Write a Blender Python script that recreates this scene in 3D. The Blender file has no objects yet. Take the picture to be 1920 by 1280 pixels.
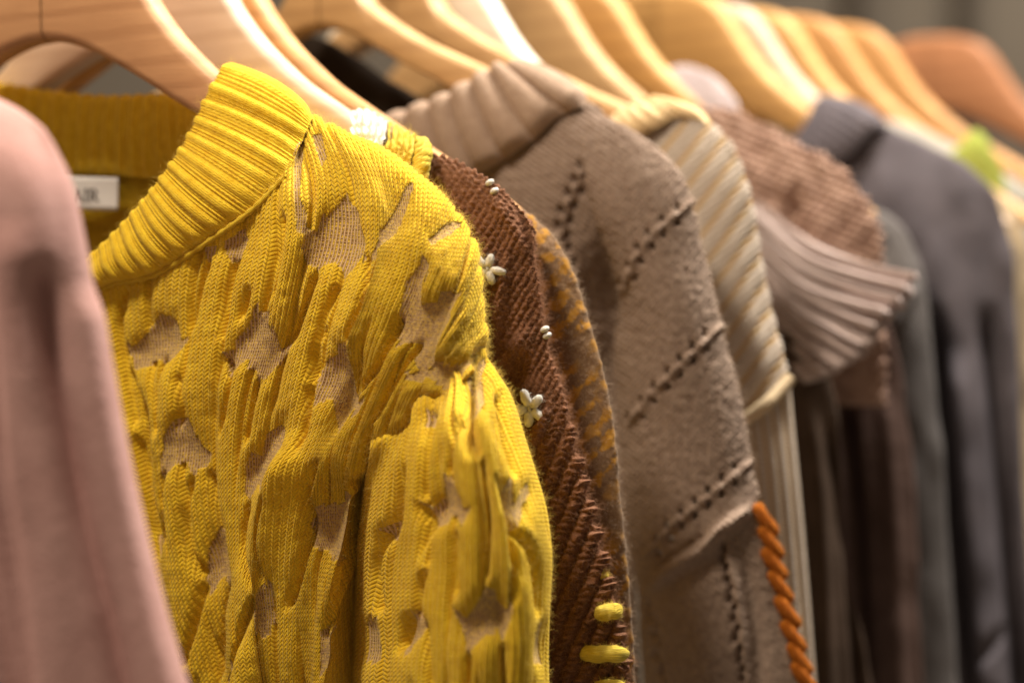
import bpy, bmesh, math, random
import numpy as np
from mathutils import Matrix, Vector
rng = np.random.default_rng(7)
random.seed(7)
S = bpy.context.scene
# ------------------------------------------------------------------ camera
CAM_H = 1.35
F_MM = 85.0
PITCH = math.radians(3.92)
FPX = F_MM / 36.0 * 1920.0
CAM = np.array([0.0, 0.0, CAM_H])
cd = bpy.data.cameras.new("camera")
cam = bpy.data.objects.new("camera", cd)
S.collection.objects.link(cam)
cd.lens = F_MM; cd.sensor_width = 36.0
cd.clip_start = 0.05; cd.clip_end = 50.0
cam.location = CAM.tolist()
cam.rotation_euler = (math.radians(90) - PITCH, 0, 0)
cd.dof.use_dof = True
cd.dof.focus_distance = 0.915
cd.dof.aperture_fstop = 4.1
cd.dof.aperture_blades = 0
S.camera = cam
# ------------------------------------------------------------------ world + lamps (indoor shop light plus added fills)
W = bpy.data.worlds.new("World"); S.world = W; W.use_nodes = True
bg = W.node_tree.nodes["Background"]
bg.inputs[0].default_value = (1.0, 0.78, 0.56, 1); bg.inputs[1].default_value = 0.235

def area(name, loc, target, size, power, color):
    l = bpy.data.lights.new(name, 'AREA'); l.shape = 'DISK'; l.size = size
    l.energy = power; l.color = color
    o = bpy.data.objects.new(name, l); S.collection.objects.link(o)
    o.location = loc
    d = Vector(target) - Vector(loc)
    o.rotation_euler = d.to_track_quat('-Z', 'Y').to_euler()
    return o
area("ceiling_spot_key", (0.42, 1.20, 2.25), (0.0, 1.0, 1.3), 0.34, 39, (1.0, 0.94, 0.83))
area("fill_light_left", (-0.36, 0.60, 2.20), (-0.05, 1.0, 1.25), 0.18, 13.0, (1.0, 0.86, 0.68))  # added fill light for the garment fronts
area("ceiling_spot_back", (1.1, 2.4, 2.6), (0.6, 1.6, 1.35), 0.4, 7, (1.0, 0.88, 0.72))
area("fill_light_wall", (1.3, 3.2, 3.3), (1.4, 4.3, 1.8), 0.5, 42, (1.0, 0.90, 0.76))  # extra lamp, added only to brighten the back wall
S.view_settings.view_transform = 'Standard'; S.view_settings.look = 'None'
S.view_settings.exposure = 0.0; S.view_settings.gamma = 1.0
S.render.film_transparent = False
S.cycles.use_denoising = True
S.cycles.max_bounces = 6; S.cycles.diffuse_bounces = 4
# ------------------------------------------------------------------ geometry frame of the clothes rail
PHI = math.radians(35.0)
R_ = np.array([math.sin(PHI), math.cos(PHI), 0.0])      # along the rail, away from the camera
U_ = np.array([math.cos(PHI), -math.sin(PHI), 0.0])     # along a hanger
Z_ = np.array([0, 0, 1.0])
SH0 = np.array([-0.0139, 0.90, 0.0])                    # yellow jumper's shoulder line in plan
NECK0 = SH0 - 0.21 * U_
ROTZ = -PHI
cp, sp = math.cos(PITCH), math.sin(PITCH)
def rays(px, py):
    x = (np.asarray(px, float) - 960.0) / FPX
    y = -(np.asarray(py, float) - 640.0) / FPX
    return np.stack([x, cp + y * sp, -sp + y * cp], -1)
def at(px, py, s, w):
    """point on the hanging plane s metres along the rail, w metres in front of it"""
    d = rays(px, py)
    c = SH0 @ R_ + s - np.asarray(w)
    t = (c - CAM @ R_) / (d @ R_)
    return CAM + d * t[..., None]
def origin(s):
    p = NECK0 + R_ * s; return np.array([p[0], p[1], CAM_H + 0.05])
def to_local(P, s):
    q = P - origin(s)
    return np.stack([q @ U_, q @ R_, q[..., 2]], -1)
# ------------------------------------------------------------------ helpers
def thing(name, label, cat, s=0.0, group=None, loc=None, rot=ROTZ):
    o = bpy.data.objects.new(name, None); S.collection.objects.link(o)
    o.empty_display_size = 0.05
    o.location = (origin(s) if loc is None else loc); o.rotation_euler = (0, 0, rot)
    o['label'] = label; o['category'] = cat
    if group: o['group'] = group
    return o
def mesh_obj(name, V, F, mat, parent=None, uv=None, attrs=None, smooth=True, kind=None, label=None):
    V = np.asarray(V, np.float32).reshape(-1, 3)
    me = bpy.data.meshes.new(name)
    F = np.asarray(F)
    me.vertices.add(len(V)); me.vertices.foreach_set('co', V.ravel())
    n = F.shape[1]
    me.loops.add(F.size); me.loops.foreach_set('vertex_index', F.ravel().astype(np.int32))
    me.polygons.add(len(F)); me.polygons.foreach_set('loop_start', np.arange(0, F.size, n, dtype=np.int32))
    me.polygons.foreach_set('loop_total', np.full(len(F), n, np.int32))
    me.update(calc_edges=True)
    if smooth: me.polygons.foreach_set('use_smooth', np.ones(len(F), bool))
    if uv is not None:
        l = me.uv_layers.new(name='UVMap')
        l.data.foreach_set('uv', np.asarray(uv, np.float32).reshape(-1, 2)[F.ravel()].ravel())
    for k, a in (attrs or {}).items():
        at_ = me.attributes.new(k, 'FLOAT', 'POINT'); at_.data.foreach_set('value', np.asarray(a, np.float32).ravel())
    me.materials.append(mat)
    me.validate()
    o = bpy.data.objects.new(name, me); S.collection.objects.link(o)
    if parent: o.parent = parent
    if kind: o['kind'] = kind
    if label: o['label'] = label
    return o
def grid_faces(r, c, close_c=False):
    i = np.arange(r * c).reshape(r, c)
    if close_c: i = np.concatenate([i, i[:, :1]], 1)
    return np.stack([i[:-1, :-1], i[1:, :-1], i[1:, 1:], i[:-1, 1:]], -1).reshape(-1, 4)
def crw(n_ctrl, ts):
    """Catmull-Rom weight matrix"""
    M = np.zeros((len(ts), n_ctrl + 2))
    i = np.clip(np.floor(ts).astype(int), 0, n_ctrl - 2); f = ts - i
    w = [-.5*f + f**2 - .5*f**3, 1 - 2.5*f**2 + 1.5*f**3, .5*f + 2*f**2 - 1.5*f**3, -.5*f**2 + .5*f**3]
    for k in range(4): M[np.arange(len(ts)), i + k] += w[k]
    # linear extrapolated ghost points
    M[:, 1] += 2 * M[:, 0]; M[:, 2] -= M[:, 0]
    M[:, -2] += 2 * M[:, -1]; M[:, -3] -= M[:, -1]
    return M[:, 1:-1]
def spline(ctrl, nr, nc):
    ctrl = np.asarray(ctrl, float); R, C, D = ctrl.shape
    A = crw(R, np.linspace(0, R - 1, nr)); B = crw(C, np.linspace(0, C - 1, nc))
    return np.einsum('ir,rcd,jc->ijd', A, ctrl, B)
def curve(pts, n):
    pts = np.asarray(pts, float)
    return crw(len(pts), np.linspace(0, len(pts) - 1, n)) @ pts
def normals(P):
    a = np.gradient(P, axis=1); b = np.gradient(P, axis=0)
    n = np.cross(a, b); n /= np.linalg.norm(n, axis=-1, keepdims=True) + 1e-12
    r, c = P.shape[:2]
    v = CAM - P
    sgn = np.sign(np.median((n * v).sum(-1)[r//4:, :int(c*.8)]))
    return n * sgn
def gblur(a, sr, sc):
    def k1(s):
        m = int(3 * s) + 1; x = np.arange(-m, m + 1); k = np.exp(-x * x / (2 * s * s)); return k / k.sum(), m
    for ax, s in ((0, sr), (1, sc)):
        if s < .3: continue
        k, m = k1(s)
        p = np.pad(a, [(m, m) if i == ax else (0, 0) for i in range(2)], mode='edge')
        out = np.zeros_like(a)
        for j, kk in enumerate(k):
            out += kk * (p[j:j + a.shape[0], :] if ax == 0 else p[:, j:j + a.shape[1]])
        a = out
    return a
def vnoise(x, y, seed=0):
    """cheap smooth value noise on arrays"""
    t = np.random.default_rng(seed).random((64, 64))
    xi = np.floor(x).astype(int); yi = np.floor(y).astype(int)
    fx = x - xi; fy = y - yi; fx = fx*fx*(3-2*fx); fy = fy*fy*(3-2*fy)
    g = lambda a, b: t[a % 64, b % 64]
    return (g(xi, yi)*(1-fx) + g(xi+1, yi)*fx)*(1-fy) + (g(xi, yi+1)*(1-fx) + g(xi+1, yi+1)*fx)*fy - .5
def pdist(PX, PY, pts):
    """distance to a polyline, signed side and position along it (traced units)"""
    pts = np.asarray(pts, float); best = np.full(PX.shape, 1e9); al = np.zeros(PX.shape); L = 0
    for (x0, y0), (x1, y1) in zip(pts[:-1], pts[1:]):
        dx, dy = x1 - x0, y1 - y0; l2 = dx*dx + dy*dy
        t = np.clip(((PX - x0)*dx + (PY - y0)*dy) / l2, 0, 1)
        d = np.hypot(PX - x0 - t*dx, PY - y0 - t*dy)
        m = d < best; best = np.where(m, d, best); al = np.where(m, L + t*math.sqrt(l2), al); L += math.sqrt(l2)
    return best, al
def fold(G, pts, width, amp):
    d, al = pdist(G[0], G[1], pts); T = al.max(); tp = min(90.0, T * .35)
    e = np.clip(al / tp, 0, 1); e2 = 1.0 if pts[-1][1] > 1240 else np.clip((T - al) / tp, 0, 1)
    e = e * e2; e = e * e * (3 - 2 * e)
    return amp * np.exp(-(d / width) ** 2) * e
# ------------------------------------------------------------------ node helper
class X:
    def __init__(s, nt, sock): s.nt = nt; s.k = sock
    def _m(s, op, *o, clamp=False):
        n = s.nt.nodes.new('ShaderNodeMath'); n.operation = op; n.use_clamp = clamp
        for i, v in enumerate((s,) + o):
            if isinstance(v, X): s.nt.links.new(v.k, n.inputs[i])
            else: n.inputs[i].default_value = v
        return X(s.nt, n.outputs[0])
    def __add__(s, o): return s._m('ADD', o)
    def __radd__(s, o): return s._m('ADD', o)
    def __sub__(s, o): return s._m('SUBTRACT', o)
    def __mul__(s, o): return s._m('MULTIPLY', o)
    def __rmul__(s, o): return s._m('MULTIPLY', o)
    def fract(s): return s._m('FRACT')
    def floor(s): return s._m('FLOOR')
    def abs(s): return s._m('ABSOLUTE')
    def sin(s): return s._m('SINE')
    def cos(s): return s._m('COSINE')
    def pw(s, o): return s._m('POWER', o)
    def mx(s, o): return s._m('MAXIMUM', o)
    def clamp(s): return s._m('ADD', 0.0, clamp=True)
def newmat(name):
    m = bpy.data.materials.new(name); m.use_nodes = True
    nt = m.node_tree; return m, nt, nt.nodes['Principled BSDF']
def mixc(nt, f, a, b, mode='MIX'):
    n = nt.nodes.new('ShaderNodeMix'); n.data_type = 'RGBA'; n.blend_type = mode
    for i, v in ((0, f), (6, a), (7, b)):
        if isinstance(v, X): nt.links.new(v.k, n.inputs[i])
        elif isinstance(v, (tuple, list)): n.inputs[i].default_value = tuple(v) + (1,)
        else: n.inputs[i].default_value = v
    return X(nt, n.outputs[2])
def texnoise(nt, scale, detail=2, vec=None, rough=.5, dist=0):
    n = nt.nodes.new('ShaderNodeTexNoise'); n.inputs['Scale'].default_value = scale
    n.inputs['Detail'].default_value = detail; n.inputs['Roughness'].default_value = rough
    n.inputs['Distortion'].default_value = dist
    if vec is not None: nt.links.new(vec, n.inputs['Vector'])
    return X(nt, n.outputs[0])
def coords(nt, kind='Object'):
    return nt.nodes.new('ShaderNodeTexCoord').outputs[kind]
def mapping(nt, vec, scale=(1, 1, 1), rot=(0, 0, 0)):
    n = nt.nodes.new('ShaderNodeMapping'); n.inputs['Scale'].default_value = scale
    n.inputs['Rotation'].default_value = rot
    nt.links.new(vec, n.inputs['Vector']); return n.outputs[0]
def remap(nt, x, a, b, c=0.0, d=1.0):
    n = nt.nodes.new('ShaderNodeMapRange'); nt.links.new(x.k, n.inputs[0])
    for i, v in enumerate((a, b, c, d)): n.inputs[i + 1].default_value = v
    return X(nt, n.outputs[0])
def bump(nt, bsdf, h, dist):
    n = nt.nodes.new('ShaderNodeBump'); n.inputs['Strength'].default_value = 1.0
    n.inputs['Distance'].default_value = dist
    nt.links.new(h.k, n.inputs['Height']); nt.links.new(n.outputs[0], bsdf.inputs['Normal'])
def uvxy(nt):
    n = nt.nodes.new('ShaderNodeUVMap'); s = nt.nodes.new('ShaderNodeSeparateXYZ')
    nt.links.new(n.outputs[0], s.inputs[0]); return X(nt, s.outputs[0]), X(nt, s.outputs[1]), n.outputs[0]
def wool(b, rough=.95, sheen=.25, tint=(1, 1, 1)):
    b.inputs['Roughness'].default_value = rough
    b.inputs['Specular IOR Level'].default_value = .12
    b.inputs['Sheen Weight'].default_value = sheen
    b.inputs['Sheen Roughness'].default_value = .5
    b.inputs['Sheen Tint'].default_value = tint + (1,)
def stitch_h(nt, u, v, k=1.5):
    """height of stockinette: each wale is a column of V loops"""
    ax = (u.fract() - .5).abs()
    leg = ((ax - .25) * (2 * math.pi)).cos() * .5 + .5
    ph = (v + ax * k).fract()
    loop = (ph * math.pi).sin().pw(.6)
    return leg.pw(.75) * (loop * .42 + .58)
# ------------------------------------------------------------------ materials
def mat_yellow(name, deep=False):
    m, nt, b = newmat(name)
    u, v, uv = uvxy(nt); ob = coords(nt)
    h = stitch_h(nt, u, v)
    a = nt.nodes.new('ShaderNodeAttribute'); a.attribute_name = 'ground'; mk = X(nt, a.outputs['Fac'])
    fine = texnoise(nt, 2600, 2, ob); med = texnoise(nt, 320, 3, ob); big = texnoise(nt, 35, 2, ob)
    y1 = mixc(nt, remap(nt, med, .3, .7), (.64, .38, .010), (.79, .535, .022))
    y2 = mixc(nt, remap(nt, fine, .5, .8, 0, .45), y1, (.88, .70, .13))
    y3 = mixc(nt, remap(nt, h, 0, .55, .55, 0), y2, (.40, .19, .006))  # shade in the stitch gaps is painted into the colour
    y4 = mixc(nt, remap(nt, big, .35, .7, 0, .25), y3, (.62, .36, .012))
    # beige net ground with the yellow floats peeping through
    gu = (u * 2.0).fract(); gv = (v * 1.25).fract()
    line = ((gu - .5).abs() * 2.0)
    thread = remap(nt, line, .42, .72)
    cross = remap(nt, ((gv + (gu - .5).abs() * .6).fract() - .5).abs(), .28, .42)
    th = thread.mx(cross * .45)
    back = mixc(nt, remap(nt, texnoise(nt, 900, 1, ob), .42, .6), (.24, .12, .03), (.62, .40, .03))
    g = mixc(nt, th, back, (.58, .39, .21))
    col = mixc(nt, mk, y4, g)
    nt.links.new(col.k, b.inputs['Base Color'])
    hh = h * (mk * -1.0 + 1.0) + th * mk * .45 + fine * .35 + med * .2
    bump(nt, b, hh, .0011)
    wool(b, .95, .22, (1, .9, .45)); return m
def mat_rib_yellow():
    m, nt, b = newmat("yellow_rib_wool")
    u, v, uv = uvxy(nt); ob = coords(nt)
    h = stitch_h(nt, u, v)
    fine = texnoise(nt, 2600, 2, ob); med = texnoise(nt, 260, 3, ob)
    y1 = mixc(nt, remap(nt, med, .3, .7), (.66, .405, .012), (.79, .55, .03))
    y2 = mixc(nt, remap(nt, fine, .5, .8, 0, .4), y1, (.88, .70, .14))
    y3 = mixc(nt, remap(nt, h, 0, .5, .35, 0), y2, (.45, .23, .008))  # shadow tone between the rib stitches, mixed into the base colour
    nt.links.new(y3.k, b.inputs['Base Color'])
    bump(nt, b, h * .7 + fine * .4 + med * .2, .0007)
    wool(b, .95, .22, (1, .9, .45)); return m
def mat_wool(name, c1, c2, c3=None, fine_s=1500, bumpd=.0008, stitch=0.0, sheen=.25, med_s=250, rough=.95, spec=None):
    m, nt, b = newmat(name)
    u, v, uv = uvxy(nt); ob = coords(nt)
    fine = texnoise(nt, fine_s, 2, ob); med = texnoise(nt, med_s, 3, ob)
    c = mixc(nt, remap(nt, med, .3, .7), c1, c2)
    if c3: c = mixc(nt, remap(nt, fine, .48, .75, 0, .55), c, c3)
    hh = fine * .6 + med * .5
    if stitch:
        h = stitch_h(nt, u, v); hh = hh + h * stitch
        c = mixc(nt, remap(nt, h, 0, .5, .4, 0), c, tuple(x * .55 for x in c1))
    nt.links.new(c.k, b.inputs['Base Color'])
    bump(nt, b, hh, bumpd); wool(b, rough, sheen, tuple(min(1, x * 2.2) for x in c2)); return m
def mat_yarn(name, c1, c2, c3):
    m, nt, b = newmat(name); n = nt.nodes.new('ShaderNodeUVMap'); ob = coords(nt)
    mv = mapping(nt, n.outputs[0], (1.6, .22, 1), (0, 0, .35)); st = texnoise(nt, 1.6, 4, mv, .65, .4); fine = texnoise(nt, 2200, 2, ob)
    c = mixc(nt, remap(nt, st, .34, .6), c1, c2); c = mixc(nt, remap(nt, st, .56, .75, 0, .8), c, c3); c = mixc(nt, remap(nt, fine, .55, .8, 0, .4), c, c3)
    nt.links.new(c.k, b.inputs['Base Color']); bump(nt, b, st * 1.6 + fine * .35, .0011); wool(b, .95, .12, tuple(min(1, x * 1.6) for x in c3)); return m
def mat_tweed():
    m, nt, b = newmat("mustard_grey_jacquard")
    u, v, uv = uvxy(nt); ob = coords(nt)
    # ragged diagonal flecks of mustard across a grey-brown ground
    d = (u * .55 + v * .5).fract()
    n1 = texnoise(nt, 130, 3, ob, .7); n2 = texnoise(nt, 420, 2, ob)
    f = remap(nt, ((d - .5).abs() * 1.2) + n1 * 2.4 + n2 * .8, 1.85, 2.15)
    f = f * remap(nt, texnoise(nt, 60, 2, ob), .36, .5) * .8
    c = mixc(nt, f, (.17, .10, .055), (.42, .20, .015))
    c = mixc(nt, remap(nt, texnoise(nt, 1500, 2, ob), .5, .8, 0, .5), c, (.40, .27, .14))
    nt.links.new(c.k, b.inputs['Base Color']); bump(nt, b, n2 * .7, .0006); wool(b, .95, .1); return m
def mat_stripe():
    m, nt, b = newmat("cream_striped_rib")
    u, v, uv = uvxy(nt); ob = coords(nt)
    f = (u.fract() - .5).abs() * 2.0           # 0 centre of the pale rib, 1 at the yellow stripe
    st = remap(nt, f, .66, .90)
    tw = ((v * 1.0 + f * .8).fract() - .5).abs() * 2.0
    pale = mixc(nt, tw, (.40, .33, .27), (.55, .47, .40))
    edge = mixc(nt, remap(nt, (u * .5).fract(), .4, .6), (.47, .32, .14), (.46, .28, .13))
    c = mixc(nt, st, pale, edge)
    c = mixc(nt, remap(nt, texnoise(nt, 900, 2, ob), .4, .8, 0, .35), c, (.42, .32, .22))
    nt.links.new(c.k, b.inputs['Base Color']); bump(nt, b, (tw * .5 + texnoise(nt, 900, 2, ob)), .0008); wool(b, .95, .06); return m
def mat_wood(name, c1, c2, c3, coat=.04, rough=.6):
    m, nt, b = newmat(name); ob = coords(nt)
    mv = mapping(nt, ob, (6, 30, 55), (0, .45, 0))
    g1 = texnoise(nt, 3.0, 5, mv, .6, .8)
    w = nt.nodes.new('ShaderNodeTexWave'); w.bands_direction = 'Z'; w.inputs['Scale'].default_value = .55
    w.inputs['Distortion'].default_value = 5; w.inputs['Detail'].default_value = 3
    nt.links.new(mv, w.inputs['Vector']); wv = X(nt, w.outputs[1])
    c = mixc(nt, remap(nt, g1, .3, .7), c1, c2)
    c = mixc(nt, remap(nt, wv, .55, .95, 0, .45), c, c3)
    sp_ = texnoise(nt, 14, 3, mapping(nt, ob, (3, 30, 120)), .7)
    c = mixc(nt, remap(nt, sp_, .58, .75, 0, .35), c, c3)
    nt.links.new(c.k, b.inputs['Base Color'])
    b.inputs['Roughness'].default_value = rough
    b.inputs['Coat Weight'].default_value = coat; b.inputs['Coat Roughness'].default_value = .25
    bump(nt, b, g1 * .4 + sp_ * .3, .0004); return m
def mat_plain(name, c, rough=.6, metal=0):
    m, nt, b = newmat(name); n = texnoise(nt, 40, 3, coords(nt))
    k = mixc(nt, remap(nt, n, .3, .7), tuple(x * .88 for x in c), c); nt.links.new(k.k, b.inputs['Base Color'])
    b.inputs['Roughness'].default_value = rough; b.inputs['Metallic'].default_value = metal; return m
def mat_fuzz(name, c):
    m, nt, b = newmat(name); b.inputs['Base Color'].default_value = c + (1,)
    b.inputs['Roughness'].default_value = .8; b.inputs['Specular IOR Level'].default_value = .2
    t = nt.nodes.new('ShaderNodeBsdfTranslucent'); t.inputs[0].default_value = c + (1,)
    mx = nt.nodes.new('ShaderNodeMixShader'); mx.inputs[0].default_value = .35
    nt.links.new(b.outputs[0], mx.inputs[1]); nt.links.new(t.outputs[0], mx.inputs[2])
    nt.links.new(mx.outputs[0], nt.nodes['Material Output'].inputs[0]); return m
M_Y = mat_yellow("yellow_fair_isle_wool")
M_YR = mat_rib_yellow()
M_FY = mat_fuzz("yellow_fibre", (.80, .62, .16)); M_FB = mat_fuzz("brown_fibre", (.36, .19, .11)); M_FT = mat_fuzz("taupe_fibre", (.5, .38, .28))
M_PINK = mat_wool("dusty_pink_wool", (.38, .215, .195), (.44, .262, .24), fine_s=500, bumpd=.0006, med_s=60)
M_BROWN = mat_wool("chestnut_mohair", (.105, .045, .025), (.20, .092, .053), (.34, .19, .115), fine_s=1500, bumpd=.0014)
M_WHITE = mat_yarn("white_yarn", (.80, .76, .70), (.85, .82, .76), (.9, .87, .82))
M_YARN = mat_yarn("yellow_yarn", (.68, .49, .05), (.78, .60, .09), (.88, .76, .28))
M_TWEED = mat_tweed()
M_TAUPE = mat_wool("taupe_marl_wool", (.215, .150, .116), (.29, .215, .170), (.42, .325, .26), fine_s=1100, bumpd=.0012, med_s=330, stitch=.55)
M_TAUPER = mat_wool("taupe_rib_wool", (.27, .185, .135), (.33, .235, .175), (.42, .32, .24), fine_s=1000, bumpd=.0006)
M_ORANGE = mat_yarn("orange_yarn", (.26, .055, .008), (.50, .125, .010), (.70, .34, .05))
M_CREAM = mat_stripe()
M_MAUVE = mat_wool("rosy_brown_knit", (.27, .165, .125), (.40, .265, .205), fine_s=300, bumpd=.0015, med_s=110)
M_RUFF = mat_wool("pale_mauve_rib", (.34, .268, .250), (.42, .338, .318), fine_s=700, bumpd=.0005)
M_GREY = mat_wool("plum_grey_wool", (.085, .074, .083), (.118, .102, .113), fine_s=500, bumpd=.0004, med_s=60)
M_SLATE = mat_wool("slate_wool", (.102, .092, .090), (.125, .113, .110), fine_s=500, med_s=60)
M_DKBR = mat_wool("dark_brown_wool", (.040, .026, .018), (.065, .042, .03), fine_s=500, med_s=60)
M_MAROON = mat_wool("maroon_brown_wool", (.075, .046, .038), (.105, .066, .055), fine_s=300, med_s=60)
M_LILAC = mat_wool("lilac_knit", (.42, .36, .38), (.5, .43, .45), fine_s=500, med_s=60)
M_PALEGREY = mat_wool("pale_grey_knit", (.32, .30, .27), (.40, .37, .33), fine_s=500, med_s=60)
M_BEIGE = mat_wool("beige_knit", (.42, .32, .20), (.5, .38, .25), fine_s=500, med_s=60)
M_LIME = mat_wool("lime_knit", (.23, .26, .05), (.29, .32, .07), fine_s=500, med_s=60)
M_BLACK = mat_wool("gap_black", (.012, .008, .006), (.022, .015, .01), fine_s=500, med_s=60)
M_WD = [mat_wood("beech_reddish", (.46, .235, .105), (.54, .29, .135), (.33, .15, .06)),
        mat_wood("pale_washed_wood", (.50, .36, .26), (.58, .43, .32), (.40, .27, .18)),
        mat_wood("honey_wood", (.46, .215, .06), (.54, .27, .085), (.30, .14, .04)),
        mat_wood("light_beech", (.49, .285, .12), (.57, .345, .155), (.37, .20, .08)),
        mat_wood("amber_wood", (.50, .265, .075), (.58, .32, .105), (.34, .17, .05)),
        mat_wood("cherry_wood", (.33, .13, .05), (.40, .165, .065), (.22, .08, .03)),
        mat_wood("white_painted_wood", (.74, .68, .58), (.80, .74, .64), (.62, .55, .45))]
M_METAL = mat_plain("brushed_steel", (.45, .43, .40), .3, 1.0)
M_LABEL = mat_plain("woven_label_cloth", (.62, .60, .58), .85)
M_INK = mat_plain("black_label_thread", (.05, .04, .04), .9)
M_WALL = None
# ------------------------------------------------------------------ a knitted surface
class Surf:
    def __init__(s, ctrl, nr, nc, plane):
        G = spline(ctrl, nr, nc); s.px, s.py, s.w = G[..., 0], G[..., 1], G[..., 2]; s.s = plane
        s.P = at(s.px, s.py, plane, s.w); s.N = normals(s.P); s.nr, s.nc = nr, nc
        s.t = np.linspace(0, len(ctrl) - 1, nr)[:, None] * np.ones((1, nc))
        s.c = np.linspace(0, len(ctrl[0]) - 1, nc)[None, :] * np.ones((nr, 1))
    def push(s, h): s.P = s.P + s.N * h[..., None]
    def build(s, name, mat, parent, uv=None, attrs=None, label=None):
        if uv is None: uv = np.stack([s.c * 5, s.t * 5], -1)
        s.N = normals(s.P)
        F = grid_faces(s.nr, s.nc)
        if hasattr(s, 'hole'): F = F[~s.hole.ravel()[F].any(1)]
        return mesh_obj(name, to_local(s.P, s.s), F, mat, parent, uv, attrs, label=label)
    def find(s, x, y, off=0.0):
        # the frontmost vertex nearest to a traced point
        d = np.hypot(s.px - x, s.py - y) + 2e2 * np.maximum(0, (s.w.max() - s.w))
        k = np.unravel_index(np.argmin(d), d.shape)
        q = rays(x, y); q = q / np.linalg.norm(q)
        P = CAM + q * ((s.P[k] - CAM) @ q)
        return P + s.N[k] * off, s.N[k]
def wrap(ctrl, top=True, right=True, back=.018, dx=14, dy=12, left=False):
    """carry the traced front over the shoulder and round the side to a back panel"""
    A = np.asarray(ctrl, float)
    if right:
        e = A[:, -1:].copy(); L = []
        for k, (sx, ww) in enumerate(((dx, .45), (dx*4, 1.0), (dx*12, 1.05))):
            q = e.copy(); q[..., 0] -= sx; q[..., 2] -= back * ww; L.append(q)
        A = np.concatenate([A] + L, 1)
    if left:
        e = A[:, :1].copy(); q = e.copy(); q[..., 0] += dx*.5; q[..., 2] -= back; A = np.concatenate([q, A], 1)
    if top:
        e = A[:1].copy(); L = []
        for k, (sy, ww) in enumerate(((dy*10, 1.1), (dy*4, 1.0), (dy, .45))):
            q = e.copy(); q[..., 1] += sy; q[..., 2] = np.maximum(q[..., 2] - back * ww, q[..., 2].min() - back*.2); L.append(q)
        A = np.concatenate(L + [A], 0)
    return A
def W3(rows, wm=.014, tprof=None, sprof=None):
    """add depth to traced rows: full in the middle, falling away to the silhouette"""
    R, C = len(rows), len(rows[0]); out = np.zeros((R, C, 3))
    for i in range(R):
        for j in range(C):
            a = (1 - (j / (C - 1)) ** 2.2) if sprof is None else sprof[j]
            b = (min(1, i / 1.6)) ** .7 if tprof is None else tprof[i]
            out[i, j] = (*rows[i][j][:2], wm * a * b)
    return out
# ------------------------------------------------------------------ wool fuzz (fine fibres as curves)
def fuzz(name, P, N, parent, s, mat, n, length=.003, rad=.000035, seed=1, up=.0):
    r = np.random.default_rng(seed)
    Pf = P.reshape(-1, 3); Nf = N.reshape(-1, 3)
    vis = ((CAM - Pf) * Nf).sum(1) / np.linalg.norm(CAM - Pf, axis=1)
    wgt = np.where(vis > -.35, .25 + .75 * np.exp(-(vis / .3) ** 2), 0); wgt /= wgt.sum()
    idx = r.choice(len(Pf), n, p=wgt)
    K = 6; L = length * (.4 + r.random(n) ** 2 * 1.6)
    d = Nf[idx] * .8 + r.normal(size=(n, 3)) * .55
    d /= np.linalg.norm(d, axis=1, keepdims=True)
    pts = np.zeros((n, K, 3)); pts[:, 0] = Pf[idx] - Nf[idx] * .0003
    for k in range(1, K):
        d = d + r.normal(size=(n, 3)) * .45 + np.array([0, 0, up]); d /= np.linalg.norm(d, axis=1, keepdims=True)
        pts[:, k] = pts[:, k-1] + d * (L / (K-1))[:, None]
    cu = bpy.data.hair_curves.new(name); cu.add_curves([K] * n)
    loc = to_local(pts.reshape(-1, 3), s).astype(np.float32)
    cu.attributes['position'].data.foreach_set('vector', loc.ravel()) if 'position' in cu.attributes else cu.points.foreach_set('position', loc.ravel())
    ra = cu.attributes.get('radius') or cu.attributes.new('radius', 'FLOAT', 'POINT')
    rr = np.tile(np.linspace(1, .4, K), n).astype(np.float32) * rad
    ra.data.foreach_set('value', rr)
    cu.materials.append(mat)
    o = bpy.data.objects.new(name, cu); S.collection.objects.link(o); o.parent = parent; o['kind'] = 'stuff'
    return o
FZ = []
def tube(name, pts, radii, mat, parent, s, seg=10, n=None, flat=1.0, twist=0.0, hairy=False):
    """smooth tapered yarn: pts in world space"""
    pts = np.asarray(pts, float)
    if n: C = curve(pts, n); Rr = curve(np.asarray(radii, float)[:, None], n)[:, 0]
    else: C = pts; Rr = np.asarray(radii, float)
    T = np.gradient(C, axis=0); T /= np.linalg.norm(T, axis=1, keepdims=True) + 1e-12
    ref = CAM - C.mean(0); ref /= np.linalg.norm(ref)
    A = np.cross(T, ref); A /= np.linalg.norm(A, axis=1, keepdims=True) + 1e-12; B = np.cross(A, T)
    th = np.linspace(0, 2*np.pi, seg, endpoint=False)
    rad = Rr[:, None] * np.ones(seg)
    if twist:
        al = np.arange(len(C))[:, None] / len(C)
        rad = rad * (1 + .16 * np.abs(np.sin(1.5 * th[None] + al * twist)) - .08)
    V = C[:, None] + A[:, None] * (np.cos(th)[None, :, None] * rad[..., None]) + B[:, None] * (np.sin(th)[None, :, None] * rad[..., None] * flat)
    if hairy:
        Nn = V - C[:, None]; Nn /= np.linalg.norm(Nn, axis=-1, keepdims=True) + 1e-12; FZ.append((V.reshape(-1, 3), Nn.reshape(-1, 3)))
    V = V.reshape(-1, 3); F = grid_faces(len(C), seg, True)
    return mesh_obj(name, to_local(V, s), F, mat, parent, uv=np.stack(np.meshgrid(np.arange(seg), np.arange(len(C)) * .3), -1))
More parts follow.
